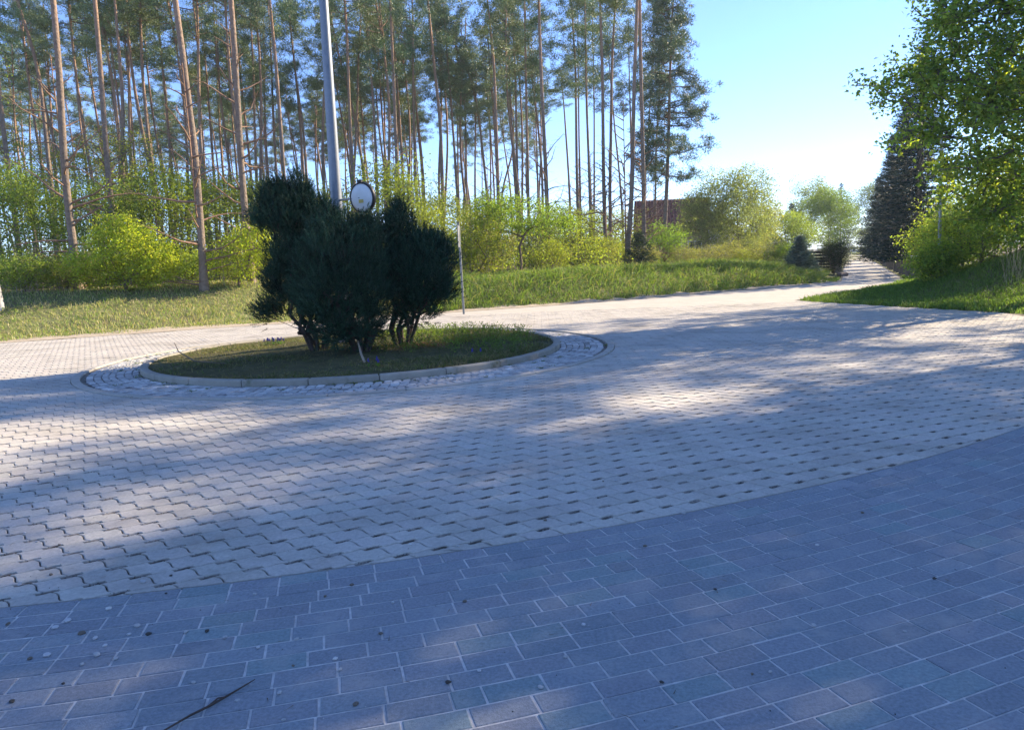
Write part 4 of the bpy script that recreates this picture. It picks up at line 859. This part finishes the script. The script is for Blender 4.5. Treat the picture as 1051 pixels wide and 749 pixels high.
def LB(px, py, Y, wx, wy, wz): q = at(px, py, Y); return (q[0], q[1], q[2], wx, wy, wz)
YC = (.024, .058, .034)
yew(51, at(327, 360, 12.7)[:2], [LB(292, 222, 12.9, .55, .55, .36), LB(284, 208, 12.9, .22, .3, .36), LB(306, 205, 12.9, .22, .3, .40), LB(326, 222, 13.0, .22, .3, .30), LB(305, 262, 12.8, .5, .6, .40), LB(298, 292, 12.6, .42, .5, .30), LB(279, 319, 12.5, .20, .25, .16), LB(322, 322, 12.5, .42, .4, .26), LB(318, 338, 12.5, .32, .35, .14)],
    'leftmost dark evergreen shrub on the island, with the tallest ragged top', 5600, YC)
yew(52, at(372, 366, 12.2)[:2], [LB(352, 270, 12.2, .72, .75, .52), LB(355, 302, 12.1, .72, .75, .46), LB(340, 240, 12.3, .38, .45, .36), LB(375, 246, 12.4, .36, .45, .32), LB(362, 330, 12.1, .5, .5, .28), LB(322, 300, 12.2, .36, .45, .42), LB(350, 343, 12.1, .34, .4, .14), LB(380, 344, 12.1, .34, .4, .14)],
    'middle dark evergreen shrub on the island, broad and rounded, below the mirror', 6800, (.030, .068, .040))
yew(53, at(414, 356, 12.9)[:2], [LB(432, 265, 12.9, .50, .55, .42), LB(436, 295, 12.8, .50, .55, .36), LB(408, 240, 13.0, .28, .4, .30), LB(412, 285, 12.8, .42, .5, .45), LB(408, 222, 13, .16, .2, .24), LB(424, 320, 12.8, .40, .4, .20), LB(456, 292, 12.8, .22, .3, .24)],
    'rightmost dark evergreen shrub on the island, on a single dark trunk', 5400, YC, ns=7)
# grape hyacinths
r = np.random.default_rng(15)
def flower(px, py, n, lab):
    q = on_ground(px, py, .1); root = empty('grape_hyacinth', (q[0], q[1], float(isl_h([q[:2]])[0])), lab, 'flowers', 'grape hyacinths on the island'); s, f = MB(), MB()
    for k in range(n):
        b = np.array([*r.normal(0, .11, 2), 0]) * [1, .6, 1]; h = r.uniform(.10, .16); t = b + [r.normal(0, .01), r.normal(0, .01), h]; s.segs(b, t, .0025, .002, 4, (.10, .18, .05))
        for j_ in range(22):
            a = r.uniform(0, 6.28); z = h * (.62 + .38 * j_ / 22); rad = .011 * (1.1 - j_ / 26); c = b + [rad * math.cos(a), rad * math.sin(a), z]; f.box(c, (.009, .009, .009), (.10, .08, .42), rz=a)
        for j_ in range(5): a = r.uniform(0, 6.28); d = np.array([[math.cos(a), math.sin(a), 1.2]]); s.blades(b[None], d, np.array([[-math.sin(a), math.cos(a), 0]]), .12, .008, (.10, .2, .05), np.array([[math.cos(a) * .4, math.sin(a) * .4, -.3]]))
    s.build('stalks', m_leaf, root); f.build('blossom', m_flower, root)
flower(284, 352, 14, 'clump of violet-blue grape hyacinths at the island back edge, left of the shrubs')
flower(389, 374, 3, 'small violet flowers near the front kerb below the middle shrub')
flower(493, 364, 3, 'violet flowers in the grass on the right half of the island')
# bent twig lying on the left of the island and a stub before the stems
tw = MB(); q = [on_ground(x, y, .13) for x, y in ((180, 361), (184, 367), (200, 372), (232, 373))]; q[0][2] += .16; q[1][2] += .10; q[2][2] += .02; tw.tube(q, [.006, .009, .010, .006], 6, (.14, .11, .08))
tag(tw.build('fallen_branch', m_wood, smooth_=True), 'thin bent branch lying on the left part of the island', 'branch')
tw = MB(); q = [on_ground(x, y, .13) for x, y in ((374, 371), (371, 368), (368, 362))]; q[1][2] += .07; q[2][2] += .2; tw.tube(q, [.02, .018, .012], 6, (.36, .28, .2))
tag(tw.build('cut_stem', m_wood, smooth_=True), 'pale cut stem stub sticking up before the middle island shrub', 'branch')

# ------------------------------------------------------------------ lamp post, mirror, signs, mast
pb = at(353, 345, 13.9); pt = at(332, 0, 13.9)
px0, py0 = 353, 345; lz = float(isl_h([pb[:2]])[0]); xb = pb[0] + .02
root = empty('lamp_post', (xb, 13.9, lz), 'tall tapered grey steel lamp post rising behind the island shrubs', 'lamp post')
zt = 8.6; lean = ((pt[0] - xb) / (pt[2] - lz)); po = MB()
po.tube([(0, 0, -.1), (lean * .6, 0, .6), (lean * 4, 0, 4.), (lean * zt, 0, zt)], [.125, .122, .095, .06], 20, (.20, .225, .26)); po.build('pole', m_steel, root, True)
po = MB(); po.box((0, 0, .02), (.4, .4, .03), (.35, .37, .4), bevel=.005); po.build('base_plate', m_steel, root)
po = MB(); po.box((lean * .8, -.118, .9), (.10, .02, .32), (.33, .36, .40), bevel=.004); po.build('door', m_steel, root)
po = MB(); po.tube([(lean * zt, 0, zt - .05), (lean * zt - .1, -.15, zt + .25), (lean * zt - .2, -.8, zt + .35)], [.04, .035, .03], 10, (.36, .39, .43)); po.build('arm', m_steel, root, True)
po = MB(); po.box((lean * zt - .24, -1.12, zt + .36), (.26, .7, .10), (.4, .42, .44), bevel=.03); lh = po.build('lamp_head', m_steel, root)
po = MB(); po.box((lean * zt - .24, -1.12, zt + .302), (.2, .5, .012), (.7, .7, .65)); po.build('lens', m_glass, lh)
# round traffic mirror seen from behind
mc = at(371.5, 203, 13.55); root = empty('traffic_mirror', tuple(mc), 'round traffic mirror seen from its white back, with black rim, on the lamp post', 'traffic mirror')
def disc(mb, R, prof, col, n=40, axis=None):      # profile of (radius factor, depth) lathe around local -Y
    t = np.arange(n) / n * 2 * np.pi; V = []
    for rf, dp in prof: V += [(R * rf * math.cos(a), dp, R * rf * math.sin(a)) for a in t]
    m = len(prof); f = [(k*n+i, k*n+(i+1) % n, (k+1)*n+(i+1) % n, (k+1)*n+i) for k in range(m - 1) for i in range(n)]; mb.add(V, f, col)
root.rotation_euler = (math.radians(4), 0, math.radians(-28))
R = .262; dm = MB(); disc(dm, R, [(.001, -.045), (.4, -.043), (.75, -.03), (.93, -.008), (.955, .0)], (.78, .80, .80)); dm.build('back_shell', m_paint, root, True)
dm = MB(); disc(dm, R, [(.93, -.018), (1.0, -.02), (1.04, -.005), (1.05, .035), (1.03, .06), (.98, .06), (.93, .05)], (.015, .016, .018)); dm.build('rim', m_paint, root, True)
dm = MB(); disc(dm, R, [(.96, .05), (.7, .075), (.35, .092), (.001, .097)], (.75, .78, .8)); dm.build('mirror_glass', mat('mirror_silver', .03, .9, metal=1.), root, True)
dm = MB(); dm.box((0, -.01, R * 1.09), (.09, .05, .06), (.02, .02, .022), bevel=.008); dm.build('top_clip', m_paint, root)
dm = MB(); dm.box((.01, -.047, -.06), (.10, .012, .06), (.62, .50, .16), bevel=.002); dm.build('label_plate', m_paint, root)
dm = MB(); inv = root.matrix_basis.inverted(); 
inv = (Matrix.Translation(root.location) @ root.rotation_euler.to_matrix().to_4x4()).inverted()
polep = inv @ Vector((xb + lean * (mc[2] - lz), 13.9, mc[2])); dm.tube([(-.02, -.03, 0), tuple(Vector((-.02, -.03, 0)).lerp(polep, .5)), tuple(polep)], [.02, .02, .02], 8, (.3, .32, .34)); dm.build('bracket', m_steel, root, True)
# lone signpost by the road, its plate seen edge-on
q = on_ground(476, 317, .15); root = empty('signpost', (q[0], q[1], gz(q[0], q[1])), 'lone thin grey signpost on the grass bank, its sign plate seen edge-on', 'signpost')
po = MB(); po.tube([(0, 0, -.2), (-.02, 0, 1.4), (-.04, 0, 2.72)], [.034, .034, .034], 10, (.22, .235, .24)); po.build('pole', m_steel, root, True)
po = MB(); po.box((-.035, -.05, 2.33), (.02, .6, .62), (.22, .23, .235), rz=math.radians(-2.5), bevel=.004); po.build('sign_plate', m_paint, root)
po = MB(); po.tube([(-.04, 0, 2.70), (-.04, 0, 2.75)], [.037, .03], 10, (.1, .1, .1)); po.build('cap', m_paint, root)
# grey mast among the shrubs on the right
q = gpos(964, 22.8); root = empty('utility_mast', q, 'slim grey mast standing in the shrubs of the right mound', 'mast')
po = MB(); po.tube([(0, 0, -.2), (-.05, 0, 3), (-.12, 0, 6.2)], [.055, .046, .036], 12, (.36, .39, .40)); po.build('pole', m_steel, root, True)
po = MB(); po.tube([(-.12, 0, 6.2), (-.12, 0, 6.28)], [.05, .02], 12, (.2, .21, .22)); po.build('cap', m_steel, root)
# leaning stake on the mound
q = on_ground(971, 287, .35); a = at(962, 273, q[1] + .2); st_ = MB(); gq = gz(q[0], q[1]); st_.tube([(q[0], q[1], gq - .1), (a[0], q[1] + .2, a[2])], [.014, .012], 6, (.55, .50, .40))
tag(st_.build('wooden_stake', m_wood, smooth_=True), 'pale thin stake leaning left out of the mound grass', 'stake')
# dry seed stalks at the right edge
ds = MB(); r = np.random.default_rng(5)
for k in range(26):
    q = at(r.uniform(1028, 1052), 290, 19 + r.uniform(-.5, .5)); g0 = gz(q[0], q[1]); e = np.array([q[0] + r.normal(0, .2), q[1] + r.normal(0, .1), g0 + r.uniform(.5, 1.1)]); ds.segs([(q[0], q[1], g0 - .02)], [e], .0035, .0025, 4, (.36, .31, .21))
    ds.segs([e], [e + [r.normal(0, .03), 0, .08]], .007, .003, 4, (.34, .28, .18))
tag(ds.build('dry_stalks', m_wood), 'clump of pale dry stalks on the mound at the right edge', 'dry plant')

# ------------------------------------------------------------------ road-side fences, posts, gate
fr = empty('post_fence', (17.6, 32.4, 0), 'fence of stone-grey posts with pale caps under the dark spruces right of the road', 'fence')
r = np.random.default_rng(9); prev = None
for k in range(14):
    p = np.array([17.55, 32.2]) + rd * (k * 2.6 + (.4 if k else 0)); loc = (p[0] - 17.6, p[1] - 32.4, 0); b = MB(); h = 1.0 + r.normal(0, .04)
    b.box((loc[0], loc[1], h / 2 - .05), (.26, .26, h), (.24, .19, .15), rz=-.42, bevel=.01); po = b.build('post', m_kerb, fr)
    b = MB(); b.box((loc[0], loc[1], h + .01), (.33, .33, .10), (.62, .58, .50), rz=-.42, bevel=.02); b.build('cap', m_kerb, po)
    if prev is not None and k > 1:
        for zz in (.32, .72):
            b = MB(); a0, a1 = np.array(prev), np.array(loc[:2]); mid = (a0 + a1) / 2; L = np.hypot(*(a1 - a0)) - .28; b.box((mid[0], mid[1], zz), (L, .02, .03), (.12, .09, .07), rz=math.atan2(a1[1] - a0[1], a1[0] - a0[0]), bevel=.008); b.build('rail', m_plank, fr)
    prev = loc[:2]
# dark brown slatted fence with pillar on the left of the road
q = gpos(845, 42.5); fr = empty('slatted_fence', q, 'dark brown slatted fence with a stone pillar, partly behind the rounded evergreen', 'fence')
for k in range(7): b = MB(); b.box((-.15, 0, .16 + k * .17), (1.5, .04, .13), (.055, .04, .035), bevel=.006); b.build('slat', m_plank, fr)
for x in (-.92, .55): b = MB(); b.box((x, .0, .65), (.10, .10, 1.35), (.05, .038, .032), bevel=.008); b.build('post', m_plank, fr)
b = MB(); b.box((.82, 0, .55), (.34, .34, 1.15), (.36, .31, .27), bevel=.015); pl = b.build('pillar', m_kerb, fr); b = MB(); b.box((.82, 0, 1.165), (.42, .42, .08), (.42, .38, .33), bevel=.015); b.build('pillar_cap', m_kerb, pl)
q = gpos(865, 39.3); b = MB(); b.box((q[0], q[1], .08), (.45, .35, .22), (.22, .17, .15), rz=.3, bevel=.06)
tag(b.build('kerb_boulder', m_kerb), 'low brownish stone block at the corner where the left grass meets the road', 'boulder')
# light mesh fence behind the left bank (thin posts)
# ------------------------------------------------------------------ houses
def house(loc, rz, Wd, D, hw, hr, wallc, roofc, lab, over=.45, trim=(.7, .7, .68)):
    root = empty('house', loc, lab, 'house', rz=rz); b = MB(); x, y = Wd / 2, D / 2
    V = [(-x, -y, -.3), (x, -y, -.3), (x, y, -.3), (-x, y, -.3), (-x, -y, hw), (x, -y, hw), (x, y, hw), (-x, y, hw), (-x, 0, hr), (x, 0, hr)]
    b.add(V, [(0, 1, 5, 4), (2, 3, 7, 6)], wallc); b.add(V, [(1, 2, 6, 9, 5), (3, 0, 4, 8, 7)], wallc); b.build('wall', m_wall, root)
    rf = MB(); sl = (hr - hw) / y; e = over; t = .16
    for sgn in (-1, 1):
        P = np.array([(-x - e, sgn * (y + e), hw - sl * e), (x + e, sgn * (y + e), hw - sl * e), (x + e, 0, hr + .02), (-x - e, 0, hr + .02)]); Q = P + [0, 0, t]
        f = [(0, 1, 2, 3), (7, 6, 5, 4), (0, 4, 5, 1), (1, 5, 6, 2), (3, 7, 4, 0)]; rf.add(np.concatenate([P, Q]), f if sgn < 0 else [q_[::-1] for q_ in f], roofc)
    n = int((2 * x + 2 * e) / .33)
    for k in range(n):                         # tile ribs
        xx = -x - e + .16 + k * .33
        for sgn in (-1, 1): rf.segs([(xx, sgn * (y + e), hw - sl * e + t + .01)], [(xx, sgn * .02, hr + t + .02)], .05, .05, 5, np.array(roofc) * .95)
    roof = rf.build('roof', m_tile, root); pass
    def win(cx, cz, ww, hh, face):
        px, py, rot = {'s': (cx, -y - .03, 0), 'e': (x + .03, cx, math.pi / 2), 'w': (-x - .03, cx, math.pi / 2)}[face]
        a = MB(); 
        for dx_, dz_, w1, h1 in ((0, hh / 2, ww + .16, .08), (0, -hh / 2, ww + .16, .08), (-ww / 2, 0, .08, hh - .08), (ww / 2, 0, .08, hh - .08), (0, 0, .06, hh - .08)):
            a.box((px + dx_ * math.cos(rot), py + dx_ * math.sin(rot), cz + dz_), (w1, .08, h1), trim, rz=rot)
        wf = a.build('window', m_paint, root); a = MB(); a.box((px, py, cz), (ww - .09, .03, hh - .09), (.04, .05, .06), rz=rot); a.build('pane', m_glass, wf)
    for cx in (-x * .6, 0, x * .6): win(cx, 1.5, 1.2, 1.2, 's')
    win(0, (hw + hr) / 2 - .1, 1., 1.1, 'e'); win(0, (hw + hr) / 2 - .1, 1., 1.1, 'w'); win(-y * .45, 1.5, 1.1, 1.2, 'w')
    return root
Yh = 72.; q = at(676, 225, Yh); house((q[0] + 1.2, Yh, .5), math.radians(-7), 6.0, 6.4, 3.4, 6.0, (.30, .24, .2), (.14, .045, .045), 'house with a dark red tiled roof seen behind the last pines')
Yh = 78.; q = at(741, 225, Yh); house((q[0], Yh + 3, .3), math.radians(80), 7.5, 6., 2.6, 5.3, (.74, .73, .70), (.16, .13, .12), 'white house whose pointed gable shows behind the wide grey-green tree')
Yh = 84.; q = at(793, 240, Yh); house((q[0], Yh + 3, .2), math.radians(78), 6.5, 4.4, 1.6, 3.9, (.78, .76, .72), (.2, .15, .13), 'small white house with a pointed gable just left of the road gardens')

# ------------------------------------------------------------------ far parked car
cp = np.array([16.9, 36]) + rd * 128; cr = empty('parked_car', (cp[0] + .9, cp[1], .02), 'tiny pale car at the far end of the road', 'car', rz=-.44)
prof = [(-2.1, .35), (-2.1, .8), (-1.4, .95), (-.9, 1.42), (.8, 1.45), (1.6, .98), (2.1, .85), (2.1, .35)]
b = MB(); V = [(-.85 * (1 if z < 1 else .82), y, z) for y, z in prof] + [(.85 * (1 if z < 1 else .82), y, z) for y, z in prof]; n = 8
b.add(V, [(i, (i + 1) % n, (i + 1) % n + n, i + n) for i in range(n)], (.7, .74, .78)); b.L.append(np.array([list(range(n))[::-1]]).ravel() + b.n - 16); b.T.append(np.array([n])); b.L.append(np.arange(n, 2 * n) + b.n - 16); b.T.append(np.array([n])); b.build('body', m_paint, cr)
b = MB(); b.add([(-.66, -1.34, .99), (.66, -1.34, .99), (.62, -.93, 1.38), (-.62, -.93, 1.38)], [(0, 1, 2, 3)], (.05, .06, .07)); o = b.build('windscreen', m_glass, cr); o.location = (0, -.02, .02)
for sx in (-.8, .8):
    for sy in (-1.35, 1.35):
        b = MB(); b.tube([(sx - .09, sy, .32), (sx + .09, sy, .32)], [.32, .32], 14, (.03, .03, .03)); b.build('wheel', m_paint, cr)
    b = MB(); b.box((sx * .75, -2.11, .68), (.3, .03, .12), (.8, .8, .75)); b.build('headlight', m_paint, cr)

# ------------------------------------------------------------------ small things on the paving
r = np.random.default_rng(12)
def pebble_mesh(seed, col):
    q = np.random.default_rng(seed); import bmesh
    bm = bmesh.new(); bmesh.ops.create_icosphere(bm, subdivisions=2, radius=1.)
    for v in bm.verts: v.co *= 1 + q.normal(0, .11); v.co.z *= .62
    me = bpy.data.meshes.new('pebble'); bm.to_mesh(me); bm.free(); a = me.color_attributes.new('Col', 'FLOAT_COLOR', 'POINT'); a.data.foreach_set('color', np.tile([*col, 1], len(me.vertices)).astype(np.float32)); me.materials.append(m_stone); return me
pm = [pebble_mesh(1, (.42, .42, .42)), pebble_mesh(2, (.6, .59, .57)), pebble_mesh(3, (.06, .055, .05)), pebble_mesh(4, (.15, .125, .10)), pebble_mesh(5, (.5, .5, .51))]
ppx = [(85,681),(100,672),(120,676),(108,663),(48,672),(97,655),(30,676),(132,652),(141,643),(152,651),(146,598),(84,650),(111,625),(57,645),(70,637),(348,687),(345,676),(390,650),(305,655),(404,618),(333,612),(262,611),(478,617),(287,711),(292,738),(493,689),(461,700),(620,495),(632,494),(577,493),(515,507),(596,612),(680,700),(773,692),(790,690),(929,649),(959,594),(1007,555),(885,527),(905,514),(702,528),(662,560),(598,641),(580,674),(555,706),(300,683),(212,648),(198,700),(244,720),(366,724),(20,600),(52,590),(176,590),(8,640),(360,600),(190,648),(65,702),(12,720),(505,652),(835,643),(838,560),(735,605),(420,560),(128,470),(330,452),(38,557),(470,560),(560,535),(60,560),(25,548),(170,610),(230,655),(265,665)]
for k, (x, y) in enumerate(ppx):
    q = on_ground(x + r.uniform(-1, 1), y + r.uniform(-1, 1)); kd = int(r.choice([0, 1, 2, 3, 4], p=[.3, .16, .26, .14, .14])); s = r.uniform(.0055, .010) * (1.35 if k < 16 else 1)
    dark = np.hypot(*(q[:2] - DC)) > DR
    cn = {0: 'grey', 1: 'whitish', 2: 'black', 3: 'brown', 4: 'pale'}[kd]
    zn = ('at the very bottom left' if x < 110 and y > 640 else 'beside the bent twig' if x < 310 and y > 640 else 'in the left foreground' if x < 260 and dark else 'in the middle foreground' if x < 560 and dark and y > 600 else
          'in the right foreground' if x > 650 and dark and y > 600 else 'in the centre foreground' if dark and y > 600 else 'near the pale edge at the right' if dark and x > 640 else 'near the pale edge at the centre' if dark else 'left of centre' if x < 300 else 'at the centre')
    sz = 'tiny' if s < .0075 else 'small'
    lb = f'{sz} {cn} stone chip on the {"dark brick" if dark else "pale wavy"} paving {zn}'
    o = put('pebble', pm[kd], None, (q[0], q[1], s * .5), r.uniform(0, 6.28), (s * 1.2, s * .9, s)); tag(o, lb, 'pebble', 'loose stone chips on the paving')
# the twig at the bottom left
q = [on_ground(x, y) for x, y in ((168, 752), (196, 737), (214, 727), (232, 718), (247, 708), (262, 700))]; tw = MB()
for i_, p in enumerate(q): p[2] = .009 + .004 * (i_ % 2)
tw.tube(q, [.003, .004, .0045, .004, .003, .0015], 7, (.075, .055, .045)); tw.tube([q[2], q[2] + [.02, .035, .008], q[2] + [.05, .05, .006]], [.004, .003, .0015], 5, (.08, .06, .05))
tag(tw.build('twig', m_wood, smooth_=True), 'thin dark bent twig lying on the bricks at the bottom left', 'twig')
# fine debris in the paving
n = 2600; P = np.c_[r.uniform(-3.5, 6, n), r.uniform(1.8, 9, n)]; P = P[r.random(len(P)) < np.clip(1.3 - .17 * np.hypot(P[:, 0] + 1.5, P[:, 1] - 2.3), .08, 1)]; s = r.uniform(.0012, .0035, len(P))
V = np.c_[P, np.full(len(P), .0015)][:, None] + tet[None] * s[:, None, None]; cg = r.choice([.05, .25, .5], (len(P), 1), p=[.35, .3, .35]) * np.array([1, .97, .93]); db = MB()
db.add(V.reshape(-1, 3), (ff[None] + (np.arange(len(P)) * 4)[:, None, None]).reshape(-1, 3), np.repeat(cg, 4, 0)); tag(db.build('paving_grit', m_stone), 'fine crumbs of grit scattered over the paving in front', 'grit', kind='stuff')

# ------------------------------------------------------------------ thin spring haze in the air
hz = MB(); zb_, zt_ = -3.0, 24.5; hx = 2600.
hz.box((0, 0, (zb_ + zt_) / 2), (2 * hx * 2, 2 * hx * 2, zt_ - zb_))
hm = bpy.data.materials.new('haze'); hm.use_nodes = True; hn = hm.node_tree.nodes; hn.remove(hn['Principled BSDF']); pv = hn.new('ShaderNodeVolumePrincipled')
pv.inputs['Color'].default_value = (.74, .86, 1, 1); pv.inputs['Density'].default_value = .0005; pv.inputs['Anisotropy'].default_value = .35
hm.node_tree.links.new(pv.outputs[0], hn['Material Output'].inputs['Volume']); tag(hz.build('haze', hm), 'thin bluish haze between the trees', 'haze', kind='stuff')

r = np.random.default_rng(88); n = 420; P = np.c_[r.uniform(-4, 7, n), r.uniform(1.9, 11, n), np.full(n, .003)]; a = r.uniform(0, 6.28, n); D = np.c_[np.cos(a), np.sin(a), np.zeros(n)]
lt = MB(); lt.blades(P, D, np.c_[-np.sin(a), np.cos(a), np.zeros(n)], r.uniform(.02, .055, n), .0035, np.array([.16, .10, .06]) * r.uniform(.5, 1.6, (n, 1))); tag(lt.build('needle_litter', m_wood), 'brown fallen pine needles scattered on the paving', 'litter', kind='stuff')
